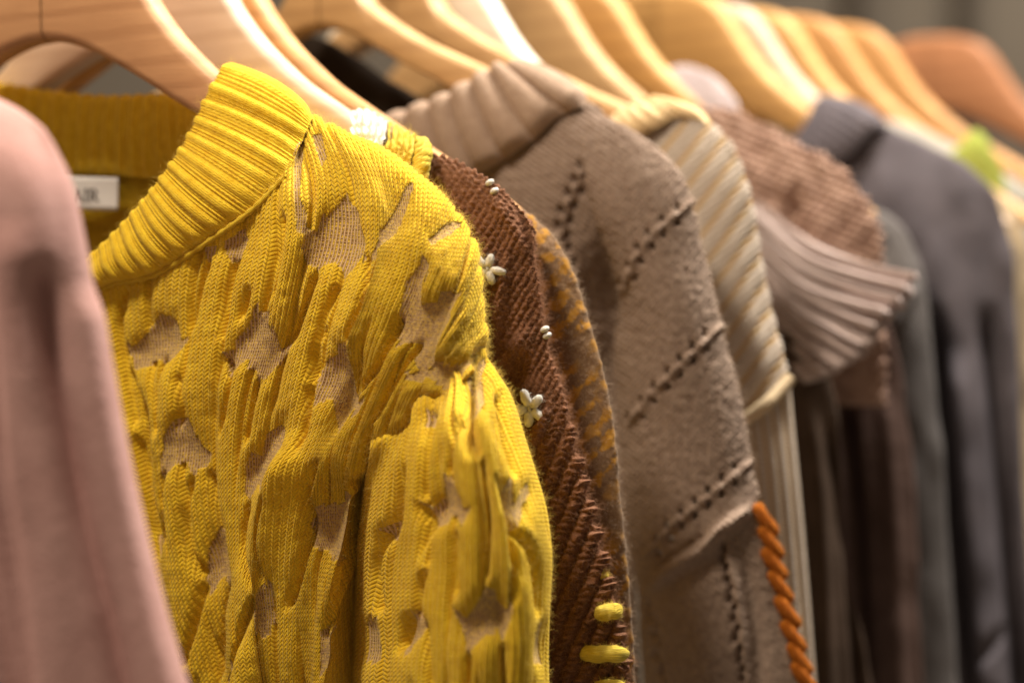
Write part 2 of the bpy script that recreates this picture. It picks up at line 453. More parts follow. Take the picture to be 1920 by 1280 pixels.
def capsule(name, a, b, r, mat, parent, s, bow=0.0, bdir=None, n=14, seg=12, twist=0.0, fat=1.0, hairy=False):
    a, b = np.asarray(a), np.asarray(b); t = np.linspace(0, 1, n)
    C = a + (b - a) * t[:, None]
    if bdir is not None: C = C + np.asarray(bdir) * (np.sin(t * np.pi) * bow)[:, None]
    L = np.linalg.norm(b - a); e = min(.5, r / L)
    prof = np.sqrt(np.clip(1 - np.clip((e - np.minimum(t, 1-t)) / e, 0, 1) ** 2, 0.02, 1))
    return tube(name, C, prof * r * (1 + (fat - 1) * np.sin(t * np.pi)), mat, parent, s, seg, None, 1.0, twist, hairy)
def fuzz_yarns(parent, s, mat, n, length, seed):
    if FZ: fuzz('fuzz', np.concatenate([a for a, _ in FZ]), np.concatenate([b for _, b in FZ]), parent, s, mat, n, length, .00003, seed); FZ.clear()
# ------------------------------------------------------------------ collar bands
def band(name, st, s, mat, parent, n_len=400, n_wid=26, thick=.0045, rib=None, uvp=.0026, label=None, rib_in=.5, bulge=.002):
    """a folded knitted band: st = (top x, top y, w, seam x, seam y, w)"""
    a = curve(st, n_len)
    T = at(a[:, 0], a[:, 1], s, a[:, 2]); B = at(a[:, 3], a[:, 4], s, a[:, 5])
    mid = (T + B) / 2; L = np.concatenate([[0], np.cumsum(np.linalg.norm(np.diff(mid, axis=0), axis=1))])
    Dv = B - T; H = np.linalg.norm(Dv, axis=1, keepdims=True); Dv = Dv / H
    tang = np.gradient(mid, axis=0); tang /= np.linalg.norm(tang, axis=1, keepdims=True)
    nrm = np.cross(tang, Dv); nrm /= np.linalg.norm(nrm, axis=1, keepdims=True)
    if np.median((nrm * (CAM - mid)).sum(1)[: n_len // 3]) < 0: nrm = -nrm
    hs = H.mean(); prof = []
    for k in range(n_wid): x = 1 - k / (n_wid - 1); prof.append((x, 1.0, 0))
    for k in range(1, 8): an = math.pi * k / 8; prof.append((0, math.cos(an), math.sin(an)))
    for k in range(n_wid): prof.append((k / (n_wid - 1), -1.0, 0))
    V = []; UV = []
    rr = rib(L) if rib else L * 0
    for (x, side, over) in prof:
        tp = 1 - .8 * max(0, (x - .78) / .22) ** 2 if side > 0 else 1
        off = tp * side * thick / 2 + side * bulge * math.sin(math.pi * x) * (1 if side > 0 else .3)
        fade = min(1, (1 - x) * 8 + .25)
        rb = rr * (side if abs(side) > .01 else 0) * fade
        V.append(T + Dv * (H * x) - Dv * (over * thick / 2) + nrm * (off + rb)[:, None] - Dv * (over * rr * .8)[:, None])
        UV.append(np.stack([L / uvp, np.full(n_len, x * hs / .0019)], -1))
    V = np.stack(V, 0); UV = np.stack(UV, 0)
    o = mesh_obj(name, to_local(V, s), grid_faces(V.shape[0], n_len), mat, parent, UV, label=label)
    m = n_wid + 8
    return o, V[:m], normals_band(V[:m], nrm)
def normals_band(V, nrm):
    a = np.gradient(V, axis=1); b = np.gradient(V, axis=0); n = np.cross(a, b); n /= np.linalg.norm(n, axis=-1, keepdims=True) + 1e-12
    if (n[2] * nrm).sum() < 0: n = -n
    return n
# ------------------------------------------------------------------ knitted yellow pattern on a beige ground
def knit_pattern(U, V, u0, v0, pu, pv, seed, hw=3):
    """U,V stitch coordinates on the grid -> ground mask, puckered height"""
    r = np.random.default_rng(seed); g = np.zeros_like(U); gr = np.zeros_like(U)
    Ui = np.floor(U)
    nu = int(U.max() / pu) + 3; nv = int(V.max() / pv) + 3
    for a in range(-2, nv):
        for b in range(-2, nu):
            cu = round(u0 + (b + .5 * (a % 2)) * pu + r.uniform(-1, 1)); cv = v0 + a * pv + r.uniform(-2.0, 2.0)
            prev = 0; ft = fb = 0
            for k in range(-hw, hw + 1):
                if (k + hw) % 2 == 0: ft = r.choice([-3, -1, 1, 4]); fb = r.choice([-3, -1, 2, 4])
                base = (1 - abs(k - .5) / (hw + 1.0))
                top = cv - base * pv * .38 - ft + k * .5 + 2; bot = cv + base * pv * .36 + fb + k * .9 - 2
                if bot - top < 2: continue
                m = (Ui == cu + k) & (V > top) & (V < bot); g[m] = 1
            for side in (-1, 1):
                d = U - (cu + .5 + side * (hw + 1.0)) + .5 * np.sin(V * .22 + a)
                e = np.exp(-((V - cv - side * pv * .28) / (pv * .62)) ** 4)
                gr = np.maximum(gr, np.exp(-(d / .62) ** 2) * e)
    return g, gr
# ================================================================== BACKDROP
def backdrop():
    m, nt, b = newmat("grey_plaster"); n = texnoise(nt, 3, 3, coords(nt))
    c = mixc(nt, remap(nt, n, .3, .7), (.24, .205, .165), (.29, .25, .205)); nt.links.new(c.k, b.inputs['Base Color'])
    b.inputs['Roughness'].default_value = .8
    V = []; F = []
    bm = bmesh.new(); bmesh.ops.create_cube(bm, size=1)
    for v in bm.verts: v.co = Vector((v.co.x * 7, v.co.y * .12, v.co.z * 3.4))
    me = bpy.data.meshes.new("shop_wall"); bm.to_mesh(me); bm.free(); me.materials.append(m)
    o = bpy.data.objects.new("shop_wall", me); S.collection.objects.link(o); o.location = (1.0, 4.3, 1.7); o['kind'] = 'structure'
    o['label'] = 'plain grey brown shop wall behind the clothes rail'
    mp = mat_plain("wall_panel_paint", (.20, .17, .14), .6)
    for (x, w_, c_) in ((.62, .05, 0), (.80, .03, 0), (1.03, .035, 0), (1.30, .03, 0)):
        bm = bmesh.new(); bmesh.ops.create_cube(bm, size=1)
        for v in bm.verts: v.co = Vector((v.co.x * w_, v.co.y * .05, v.co.z * 3.2))
        bmesh.ops.bevel(bm, geom=bm.edges[:], offset=.006, segments=2, affect='EDGES')
        me = bpy.data.meshes.new("wall_batten"); bm.to_mesh(me); bm.free(); me.materials.append(mp)
        q = bpy.data.objects.new("wall_batten", me); S.collection.objects.link(q); q.parent = o; q.location = (x - 1.0, -.086, 0)
backdrop()
# ================================================================== HANGERS
def unproj_uz(pts, s=0.0):
    a = np.asarray(pts, float); P = at(a[:, 0], a[:, 1], s, 0 * a[:, 0]); q = to_local(P, s); return q[:, [0, 2]]
TOP = unproj_uz([(100, -150), (150, -150), (196, -138), (232, -104), (264, -48), (298, 12), (340, 68), (385, 114), (425, 150), (500, 203), (580, 258), (660, 312), (740, 366), (800, 412)])
BOT = unproj_uz([(100, 79), (140, 83), (185, 98), (225, 119), (262, 141), (300, 165), (335, 189), (362, 206), (392, 226), (460, 272), (540, 326), (620, 376), (710, 420), (785, 440)])
TOPB = unproj_uz([(753, -112), (775, -110), (790, -84), (803, -36), (821, 8), (850, 34), (884, 58), (942, 91), (1040, 134), (1115, 170), (1194, 205), (1250, 245), (1300, 285)], .228)
BOTB = unproj_uz([(753, 66), (785, 70), (815, 82), (845, 98), (880, 118), (910, 135), (945, 152), (1000, 180), (1070, 212), (1130, 240), (1190, 266), (1240, 290), (1290, 308)], .228)
U0 = TOP[0, 0]; U0B = TOPB[0, 0]
def arm_mesh(side, scale_z=1.0, slim=1.0, th=.0125, kind='A'):
    n = 60; T = curve(TOP if kind == 'A' else TOPB, n); B = curve(BOT if kind == 'A' else BOTB, n); u_ = U0 if kind == 'A' else U0B
    T = T - [u_, 0]; B = B - [u_, 0]; T[0, 0] = B[0, 0] = .0004
    B = T + (B - T) * (slim + (1 - slim) * np.linspace(0, 1, n)[:, None] * 0)
    sec = []
    for k in range(n):
        mid = (T[k] + B[k]) / 2; hv = (T[k] - B[k]) / 2; H = np.linalg.norm(hv); e = hv / H
        H2 = H * (1 if k < n - 4 else [1, .93, .78, .5, .2][k - n + 5 if k - n + 5 < 5 else 4])
        t2 = th / 2 * (1.25 - .55 * k / n); r = min(.005, H2 * .9)
        ring = []
        for qx, qy, a0 in ((1, 1, 0), (-1, 1, 90), (-1, -1, 180), (1, -1, 270)):
            for m in range(4):
                an = math.radians(a0 + m * 30)
                ring.append((qx * (t2 - r * .95) + r * .95 * math.cos(an), qy * (H2 - r) + r * math.sin(an)))
        fy = 0.0
        for (y, h) in ring:
            p = mid + e * h
            sec.append((p[0] * side, y + fy, p[1] * scale_z))
    m = 16; F = grid_faces(n, m, True)
    return np.array(sec), F
HM = {}
def hanger(ref, s, mat, label, slim=1.0, scale_z=1.0, th=.0125, yaw=0.0, dz=0.0, kind='A'):
    """ref = a point seen on the top edge; s = place on the rail; all hang at one height"""
    q = unproj_uz([ref], s)[0]; TF = curve(TOP if kind == 'A' else TOPB, 300); u_ = U0 if kind == 'A' else U0B
    kk = np.argmin(np.abs(TF[:, 1] * scale_z + dz - q[1])); du = q[0] - TF[kk, 0]
    o = origin(s); loc = o + U_ * (u_ + du) + Z_ * dz
    t = thing("wooden_hanger", label, "hanger", s, "wooden hangers along the rail", loc, ROTZ + yaw)
    key = (slim, scale_z, th, kind)
    if key not in HM: HM[key] = [arm_mesh(1, scale_z, slim, th, kind), arm_mesh(-1, scale_z, slim, th, kind)]
    for V, F in HM[key]:
        a = mesh_obj("arm", V, F, mat, t)
    # steel hook, screwed into the neck
    z0 = (TOP if kind == 'A' else TOPB)[0, 1] * scale_z
    pts = [(0, 0, z0 - .012), (0, 0, z0 + .018), (0, 0, z0 + .032)]
    for k in range(0, 9):
        an = math.radians(-90 + 32 * k) ; pts.append((.019 * math.cos(an), 0, z0 + .055 + .019 * math.sin(an)))
    pts = np.array(pts); C = curve(pts, 48); T = np.gradient(C, axis=0); T /= np.linalg.norm(T, axis=1, keepdims=True)
    A = np.cross(T, [0, 1, 0]); thn = np.linspace(0, 2*np.pi, 8, endpoint=False)
    V = C[:, None] + .0017 * (A[:, None] * np.cos(thn)[None, :, None] + np.array([0, 1, 0]) * np.sin(thn)[None, :, None])
    mesh_obj("hook", V.reshape(-1, 3), grid_faces(48, 8, True), M_METAL, t)
    return t
hanger((425, 150), .0, M_WD[0], "reddish beech hanger inside the yellow jumper with a joint at its centre")
hanger((573, 150), .045, M_WD[1], "pale washed hanger just behind the yellow jumper inside the brown jumper")
hanger((625, 150), .072, M_WD[2], "narrow honey hanger between the pale hanger and the broad beech hanger", slim=.9)
hanger((925, 134), .172, M_WD[3], "broad light beech hanger inside the taupe ribbed collar", kind="B")
hanger((1040, 134), .232, M_WD[3], "light beech hanger with a bright top edge inside the cream striped jumper", kind="B")
hanger((960, 60), .262, M_WD[6], "white painted hanger with only its curved shoulder showing behind two beech hangers", slim=.7)
hanger((1160, 140), .343, M_WD[3], "brown-faced beech hanger behind the cream jumper's collar")
hanger((1240, 120), .385, M_WD[4], "yellowish amber hanger above the lilac knit", slim=.8)
hanger((1425, 115), .474, M_WD[4], "amber hanger with a glossy edge inside the plum grey jumper")
hanger((1440, 60), .492, M_WD[1], "pale washed hanger just behind the plum grey jumper's amber hanger", dz=-.006)
hanger((1510, 75), .530, M_WD[4], "light beech hanger fourth from the far end of the rail", dz=-.008)
hanger((1600, 95), .578, M_WD[2], "amber hanger third from the far end of the rail", dz=-.010)
hanger((1685, 110), .640, M_WD[2], "darker honey hanger second from the far end of the rail", dz=-.012)
hanger((1880, 130), .800, M_WD[5], "dark cherry hanger at the far end above the lime knit", dz=-.012)
# ================================================================== YELLOW JUMPER
Y = thing("yellow_jumper", "bright yellow cable-look jumper with beige net patches and ribbed collar, in sharp focus", "jumper", 0.0)
YC = [[(50,560),(60,690),(75,820),(95,940),(115,1060),(140,1180),(165,1320)],
 [(190,535),(205,660),(225,790),(250,920),(280,1050),(310,1180),(345,1320)],
 [(290,515),(285,640),(290,780),(300,910),(325,1040),(355,1180),(385,1320)],
 [(390,450),(370,580),(355,740),(355,880),(370,1020),(395,1170),(420,1320)],
 [(480,385),(455,520),(425,680),(410,830),(415,980),(430,1150),(450,1320)],
 [(545,310),(540,440),(510,600),(475,770),(460,930),(465,1120),(485,1320)],
 [(580,235),(620,350),(600,520),(560,690),(520,870),(500,1090),(510,1320)],
 [(650,262),(700,370),(690,520),(640,690),(585,860),(550,1080),(545,1320)],
 [(730,306),(745,425),(715,545),(665,685),(615,850),(575,1060),(575,1320)],
 [(800,357),(800,445),(765,560),(710,690),(650,850),(605,1060),(600,1320)],
 [(850,405),(835,490),(795,585),(745,690),(678,850),(630,1050),(625,1320)],
 [(880,452),(862,530),(820,615),(775,700),(715,850),(668,1050),(662,1320)],
 [(894,512),(870,580),(830,650),(795,735),(752,850),(712,1050),(705,1320)],
 [(899,575),(870,632),(840,690),(816,765),(795,860),(762,1050),(755,1320)],
 [(903,632),(885,670),(864,720),(850,785),(838,865),(815,1050),(810,1320)],
 [(905,690),(897,722),(887,765),(880,810),(874,880),(865,1060),(860,1320)]]
YC = np.array(YC, float).transpose(1, 0, 2)          # rows x columns
w = np.zeros(YC.shape[:2])
for i in range(7):
    for j in range(16):
        a = [.003, .016, .024, .028, .030, .030, .030][i] if j >= 6 else [[.029,.029,.029,.029,.026,.018][j], .030, .033, .033, .033, .033, .033][i]
        w[i, j] = a
YC = np.concatenate([YC, w[..., None]], -1)
top = YC[0].copy(); 
for j in range(16):
    if j >= 11: top[j] += (-12, -2, -.016)
    elif j >= 6: top[j] += (-6, 12, -.018)
    else: top[j] += (16, -26, -.004)
top2 = top.copy(); top2[6:11] += (-20, 60, -.012); top2[11:] += (-50, 10, -.012); top2[:6] += (4, -8, -.002)
YC = np.concatenate([top2[None], top[None], YC], 0)
ex = []
for dx_ in (-290, -140):
    q = YC[:, :1].copy(); q[..., 0] += dx_; q[:, 0, 1] += -dx_ * .12; ex.append(q)
YC = np.concatenate(ex + [YC], 1)
NR, NC = 620, 610
body = Surf(YC, NR, NC, 0.0)
WU = 7.2
def courses(q, h=8.2):
    seg = np.hypot(np.diff(q.px, axis=0), np.diff(q.py, axis=0)); L = np.concatenate([np.cumsum(seg[::-1], 0)[::-1], np.zeros((1, q.nc))], 0)
    return 130 - L / h
def smoothN(q, a, b):
    q.N = np.stack([gblur(q.N[..., i], a, b) for i in range(3)], -1); q.N /= np.linalg.norm(q.N, axis=-1, keepdims=True)
smoothN(body, 10, 8)
Ug = body.c * WU; Vg = courses(body)
def inpoly(x, y, poly):
    c = np.zeros(x.shape, bool); n = len(poly)
    for a in range(n):
        (x0, y0), (x1, y1) = poly[a], poly[a-1]
        if y0 == y1: continue
        c ^= ((y0 > y) != (y1 > y)) & (x < (x1 - x0) * (y - y0) / (y1 - y0) + x0)
    return c
def pattern(q, U, V, patches, grooves, seed):
    """beige net patches with stepped, fingered ends and the puckered channels between the yellow blocks"""
    t = np.random.default_rng(seed).random((400, 200))
    fu = U / 3.2 + .25; wi = np.floor(fu).astype(int) % 400; fr = np.abs(fu % 1 - .5) * 2
    X_ = q.px; g_ = np.zeros(U.shape)
    for n_, pl in enumerate(patches):
        pl = np.array(pl, float); c = pl.mean(0); v_ = pl - c; ln = np.hypot(v_[:, 0], v_[:, 1])[:, None] + 1e-6
        pl = [tuple(x_) for x_ in (pl + v_ / ln * 2.5)]; up = q.py < c[1]
        jy = (t[wi, n_] - .5) * 27                       # each finger of two or three wales ends at its own course
        rd = np.where(up, -1, 1) * (fr ** 3) * 6.0       # and its end is rounded
        g_[inpoly(X_, q.py + jy - rd * 0, pl) | inpoly(X_, q.py + jy + rd, pl)] = 1
    gr_ = np.zeros(U.shape)
    for pl in grooves:
        pl = curve(pl, 3 * len(pl)); d, al = pdist(q.px, q.py, pl); T = al.max()
        e = np.clip(np.minimum(al, T - al) / 18 + .25, 0, 1)
        gr_ = np.maximum(gr_, np.exp(-(d / 5.0) ** 2) * e)
    return g_, gr_
PATCH = [
 [(244,645),(271,618),(304,581),(328,598),(335,635),(348,628),(338,648),(321,672),(304,679),(294,662),(271,672),(254,679),(242,672)],
 [(415,648),(439,645),(462,618),(482,574),(503,574),(499,598),(513,632),(523,665),(533,652),(546,645),(523,685),(493,719),(482,712),(479,682),(459,675),(432,705),(425,692),(419,665)],
 [(425,450),(456,432),(462,450),(452,484),(435,490),(422,460)], [(386,470),(405,466),(400,480),(390,494)],
 [(649,370),(653,390),(668,401),(673,434),(682,470),(664,507),(644,531),(637,507),(627,490),(607,497),(593,511),(577,507),(568,474),(580,440),(596,447),(605,418),(625,396)],
 [(555,268),(568,258),(566,300),(563,380),(576,415),(572,445),(556,440),(553,330)],
 [(762,360),(775,356),(760,400),(742,440),(712,470),(695,480),(700,462),(728,425)],
 [(848,418),(860,424),(835,448),(812,462),(806,452),(828,436)],
 [(795,482),(805,500),(790,530),(788,561),(808,558),(848,551),(862,554),(842,581),(842,601),(825,631),(815,658),(808,685),(788,702),(774,678),(781,628),(761,628),(744,638),(741,618),(754,574),(764,524),(780,500)],
 [(760,708),(790,690),(835,690),(868,668),(905,655),(905,675),(865,700),(838,722),(815,722),(785,712)], [(786,752),(805,748),(800,790),(788,800)],
 [(641,659),(657,655),(655,678),(650,704),(648,744),(657,748),(683,730),(671,758),(643,781),(629,800),(620,788),(620,758),(601,755),(587,767),(589,718),(594,702),(617,678),(631,673)],
 [(335,790),(355,785),(362,815),(372,850),(385,862),(380,885),(362,890),(350,865),(338,870),(325,890),(312,885),(310,850),(318,820)],
 [(500,820),(530,800),(535,830),(528,870),(520,890),(505,925),(498,915),(490,905),(470,935),(462,925),(463,880),(475,850),(490,860)],
 [(585,960),(640,930),(650,960),(640,990),(630,1020),(640,1040),(625,1055),(612,1060),(600,1030),(585,1035),(572,1030),(570,990)],
 [(405,975),(420,985),(422,1030),(425,1060),(440,1085),(432,1100),(420,1105),(412,1080),(400,1085),(390,1110),(380,1080),(385,1030)],
 [(510,1085),(522,1105),(516,1150),(520,1175),(505,1185),(498,1165),(488,1170),(485,1130)],
 [(282,1010),(294,1000),(298,1030),(290,1050)], [(436,1260),(450,1240),(458,1290),(440,1320)], [(596,1190),(612,1170),(618,1230),(600,1270)],
 [(590,265),(604,262),(612,300),(604,318)], [(40,700),(90,680),(110,740),(60,800)], [(90,950),(140,930),(150,1010),(110,1040)]]
GROOVE = [[(392,487),(375,548),(361,618)], [(439,487),(422,564),(414,638)], [(593,511),(573,574),(546,645)], [(634,531),(607,591),(590,665),(587,715)],
 [(241,541),(227,618),(236,720),(247,800)], [(304,672),(294,732),(294,816)], [(415,665),(429,715),(409,816)], [(482,715),(472,766),(462,833)],
 [(580,719),(573,793),(563,850)], [(315,883),(313,941),(306,1021)], [(361,894),(354,959),(357,1025),(379,1083)], [(379,1094),(372,1160),(354,1251)],
 [(576,905),(572,978),(561,1069),(540,1142)], [(598,865),(580,915)], [(420,1098),(412,1178),(404,1300)], [(485,1112),(470,1178),(456,1251)],
 [(667,978),(640,1080),(602,1196)], [(748,594),(718,673),(671,734)], [(779,640),(739,722),(704,788)], [(610,608),(587,664),(582,722)],
 [(338,700),(345,760),(338,800)], [(385,885),(400,950),(405,990)], [(250,820),(268,920),(284,1010)], [(520,925),(500,1000),(508,1090)], [(690,480),(690,560),(660,640)],
 [(470,540),(450,600)], [(530,400),(520,480),(505,560)], [(700,800),(665,900),(645,935)], [(470,940),(462,1020),(485,1100)], [(240,690),(262,800),(270,900)]]
g, gr = pattern(body, Ug, Vg, PATCH, GROOVE, 11)
def autogroove(q, U, V, seed, per=6.4):
    """the shallower channels that part the yellow into columns of five or six wales"""
    d = (U + .9 * vnoise(U * 0 + np.floor(U / per) * .7, V / 22, seed)) % per
    e = np.clip(vnoise(U / per, V / 17, seed + 1) * 4 + .7, 0, 1)
    return np.exp(-((d - per / 2) / .42) ** 2) * e
cpu = NC / (17 * WU)                                    # grid columns per wale
def relief(q, U, V, g, gr, cpu, seed):
    ag = autogroove(q, U, V, seed) * (1 - g)
    chan = np.maximum(gr, .85 * ag)
    soft = gblur(1 - g, 7, cpu * 1.1); cols = gblur(1 - chan, 2.2, cpu * .55); wide = gblur((1 - g) * (1 - .8 * chan), 10, cpu * 1.9)
    wale = np.abs(np.sin(np.pi * U)) ** .7
    return .0014 * soft + .0036 * cols + .0042 * wide + wale * (.00062 * (1 - g) + .0001) - .0026 * chan - .0074
hY = relief(body, Ug, Vg, g, gr, cpu, 31)
hY += .0016 * vnoise(Ug / 5, Vg / 11, 3) + .0005 * vnoise(Ug / 1.3, Vg / 2, 4)
lowY = np.clip((body.py - 780) / 120, 0, 1)
under = np.clip(58 * lowY + body.px - np.interp(body.py, [660,668,712,752,812,900,1000,1150,1320], [2000,905,868,815,755,712,690,672,665]), 0, 80)
body.push(hY)
vd = body.P - CAM; vd /= np.linalg.norm(vd, axis=-1, keepdims=True); body.P += vd * (np.minimum(under, 62) * .0009)[..., None]
body.P += body.N * fold((body.px, body.py), [(770,800),(712,895),(686,1000),(668,1150),(660,1320)], 26, -.014)[..., None]
body.P += body.N * fold((body.px, body.py), [(868,712),(815,752),(755,812),(712,900),(690,1000),(672,1150),(665,1320)], 10, -.004)[..., None]
for p, wd, am in (([(560,800),(520,930),(490,1080),(470,1300)], 34, .010), ([(640,850),(600,1000),(575,1150),(565,1300)], 22, -.006),
                  ([(740,480),(680,600),(640,700)], 40, .004), ([(690,640),(640,760),(600,860)], 16, -.004), ([(400,700),(390,900),(410,1250)], 20, -.004),
                  ([(330,650),(330,900),(360,1250)], 26, .004), ([(255,700),(275,900),(310,1250)], 16, -.005)):
    body.P += body.N * fold((body.px, body.py), p, wd, am)[..., None]
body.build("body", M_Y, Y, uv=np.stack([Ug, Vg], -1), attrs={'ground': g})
# back panel with the inside of the back neck
bk = [[(-340,312,-.020),(60,318,-.028),(200,322,-.030),(320,330,-.030),(420,300,-.026),(560,268,-.020),(700,330,-.018),(840,425,-.018)],
      [(-340,420,-.022),(60,420,-.031),(200,420,-.033),(320,425,-.032),(420,420,-.030),(560,420,-.022),(700,440,-.018),(850,500,-.018)],
      [(-340,700,-.022),(60,700,-.031),(200,700,-.032),(320,700,-.030),(420,700,-.026),(560,700,-.020),(700,700,-.018),(860,700,-.018)],
      [(-240,1320,-.022),(100,1320,-.026),(200,1320,-.026),(320,1320,-.024),(420,1320,-.022),(560,1320,-.018),(700,1320,-.016),(860,1320,-.016)]]
bks = Surf(bk, 160, 260, 0.0)
M_YIN = mat_wool("yellow_wool_inside", (.42, .25, .012), (.55, .35, .02), (.7, .5, .06), stitch=.8)
bks.push(.0006 * np.abs(np.sin(np.pi * bks.c * 14)) + .002 * vnoise(bks.c * 2, bks.t * 2, 8))
bks.build("back_panel", M_YIN, Y, uv=np.stack([bks.c * 14, bks.t * 50], -1))
# sleeve
SC = [[(708,846),(692,930),(680,1010),(672,1090),(668,1180),(665,1320)],
 [(742,815),(726,900),(712,990),(705,1080),(700,1180),(700,1320)],
 [(790,775),(775,860),(765,960),(758,1060),(752,1180),(750,1320)],
 [(838,737),(820,820),(812,920),(808,1040),(804,1170),(800,1320)],
 [(864,712),(860,800),(862,910),(865,1030),(862,1170),(860,1320)],
 [(882,694),(893,785),(910,900),(920,1020),(922,1160),(918,1320)],
 [(893,682),(917,768),(950,880),(970,1010),(976,1150),(972,1320)],
 [(901,677),(938,747),(972,850),(1002,985),(1004,1130),(1002,1320)],
 [(903,677),(950,744),(984,850),(1017,975),(1019,1120),(1018,1320)],
 [(896,690),(942,760),(975,865),(1004,990),(1004,1130),(1002,1320)],
 [(880,720),(910,790),(930,890),(950,1010),(950,1150),(950,1320)]]
SC = np.array(SC, float).transpose(1, 0, 2)
ws = np.array([[.026,.029,.029,.026,.022,.018,.014,.009,.002,-.012,-.020],
               [.014,.030,.038,.042,.042,.038,.030,.018,.004,-.012,-.022],
               [.006,.027,.039,.046,.048,.045,.038,.022,.005,-.014,-.024],
               [-.004,.022,.036,.046,.050,.048,.040,.024,.005,-.014,-.024],
               [-.006,.020,.036,.046,.050,.048,.040,.024,.005,-.014,-.024],
               [-.006,.020,.036,.046,.050,.048,.040,.024,.005,-.014,-.024]])
SC = np.concatenate([SC, ws[..., None]], -1)
e0 = SC[:, :1].copy(); e0[..., 0] += 8; e0[..., 2] -= .016; SC = np.concatenate([e0, SC], 1)
t0 = SC[0].copy(); t0[:, 2] -= .008; t0[:, 1] -= 4; t0[:, 0] -= 2
SC = np.concatenate([t0[None], SC], 0)
NR2, NC2 = 480, 350
slv = Surf(SC, NR2, NC2, 0.0)
WS = 6.2
smoothN(slv, 8, 6)
slv.c = slv.c - 1
Us = (slv.c + 1) * WS; Vs = courses(slv)
PATCH2 = [[(831,887),(838,900),(855,937),(865,957),(882,954),(872,974),(865,994),(855,984),(845,978),(828,984),(815,988),(805,1008),(800,984),(788,944),(801,957),(815,934)],
 [(966,884),(976,934),(986,900),(989,924),(979,984),(962,968),(951,944)],
 [(909,1099),(925,1105),(929,1136),(942,1146),(952,1152),(962,1129),(957,1169),(942,1209),(932,1186),(909,1183),(889,1203),(880,1223),(872,1186),(852,1132),(875,1152),(899,1119)],
 [(774,1136),(784,1162),(798,1159),(788,1193),(764,1219),(761,1196),(769,1172)], [(751,955),(748,980),(737,1015),(721,998),(714,984)],
 [(872,705),(892,679),(905,685),(909,712),(909,766),(895,779),(882,763),(872,732)], [(806,770),(812,785),(800,800)], [(690,1180),(705,1150),(708,1230),(690,1250)], [(1000,1180),(1012,1160),(1012,1240),(998,1230)]]
GROOVE2 = [[(872,715),(875,766),(899,860)], [(932,894),(956,961),(996,1038),(1003,1152)], [(784,941),(801,1011),(801,1065)], [(855,994),(855,1119)], [(717,998),(707,1065),(707,1152)],
 [(768,1152),(754,1219)], [(815,770),(800,850),(790,940)], [(865,780),(850,830),(838,890)], [(760,860),(752,900),(750,955)], [(930,740),(955,820),(972,890)], [(905,860),(915,960),(910,1090)],
 [(800,1065),(790,1100),(784,1160)], [(960,990),(970,1060),(962,1130)], [(880,1225),(876,1310)], [(945,1210),(950,1310)], [(800,1165),(810,1310)]]
g2, gr2 = pattern(slv, Us, Vs, PATCH2, GROOVE2, 23)
cpu2 = NC2 / (11 * WS)
h2 = relief(slv, Us, Vs, g2, gr2, cpu2, 41) + .0014 * vnoise(Us / 5, Vs / 11, 5)
gath = np.exp(-np.clip(slv.t - 1, 0, 9) / .9)
h2 += gath * .0022 * np.clip((8.2 - slv.c) / 2, 0, 1) * np.cos(2 * np.pi * (slv.c - .4) / 1.7)
slv.push(h2)
for p, wd, am in (([(874,700),(876,780),(884,870)], 9, -.009), ([(905,735),(940,830),(962,960),(975,1100)], 12, -.004),
                  ([(835,790),(815,900),(806,1020)], 12, -.004), ([(760,850),(740,960),(728,1080),(720,1300)], 12, -.005),
                  ([(905,900),(935,1080),(940,1300)], 20, -.003)):
    slv.P += slv.N * fold((slv.px, slv.py), p, wd, am)[..., None]
slv.build("sleeve", M_Y, Y, uv=np.stack([Us, Vs], -1), attrs={'ground': g2})
# ribbed collar
CO = [(-300,620,.033,-290,700,.031),(-80,612,.033,-60,690,.031),(40,578,.033,62,640,.031),(110,537,.033,128,592,.031),(178,490,.033,202,536,.031),(238,432,.032,292,515,.031),
      (298,362,.030,390,453,.030),(342,300,.025,472,394,.028),(374,245,.019,535,330,.021),(398,190,.013,566,270,.012),(428,136,.004,584,226,.004),
      (424,150,-.012,560,262,-.012),(398,186,-.021,480,310,-.022),(360,200,-.027,392,332,-.028),(300,192,-.030,306,334,-.031),
      (200,194,-.031,196,326,-.031),(100,186,-.030,96,318,-.030),(10,172,-.028,0,312,-.028),(-90,160,-.026,-110,305,-.026),(-320,158,-.020,-340,300,-.020)]
def ribY(L):
    p = (L / .0078) % 1.0
    wideb = np.where(p < .56, np.sin(np.pi * p / .56) ** .5, 0)
    fine = np.where(p >= .56, .55 * np.abs(np.sin(np.pi * (p - .56) / .44 * 2.5)), 0)
    return .0017 * wideb + .0017 * fine
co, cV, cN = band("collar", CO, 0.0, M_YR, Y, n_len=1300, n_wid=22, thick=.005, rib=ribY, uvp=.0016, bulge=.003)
# linking seam under the collar
seam = curve([(x, y, w_ + .0012) for (_, _, _, x, y, w_) in CO[:9]], 120)
sp3 = at(seam[:, 0], seam[:, 1], 0.0, seam[:, 2])
tube("neck_seam", sp3, np.full(120, .0011) * (1 + .25 * np.sin(np.arange(120) * 1.9)), M_YR, Y, 0.0, seg=8)
fuzz("fuzz", body.P[90:], body.N[90:], Y, 0.0, M_FY, 20000, .0026, .000026, 1)
fuzz("fuzz", slv.P[20:], slv.N[20:], Y, 0.0, M_FY, 12000, .0026, .000026, 2)
fuzz("fuzz", cV, cN, Y, 0.0, M_FY, 5000, .0026, .000026, 3)
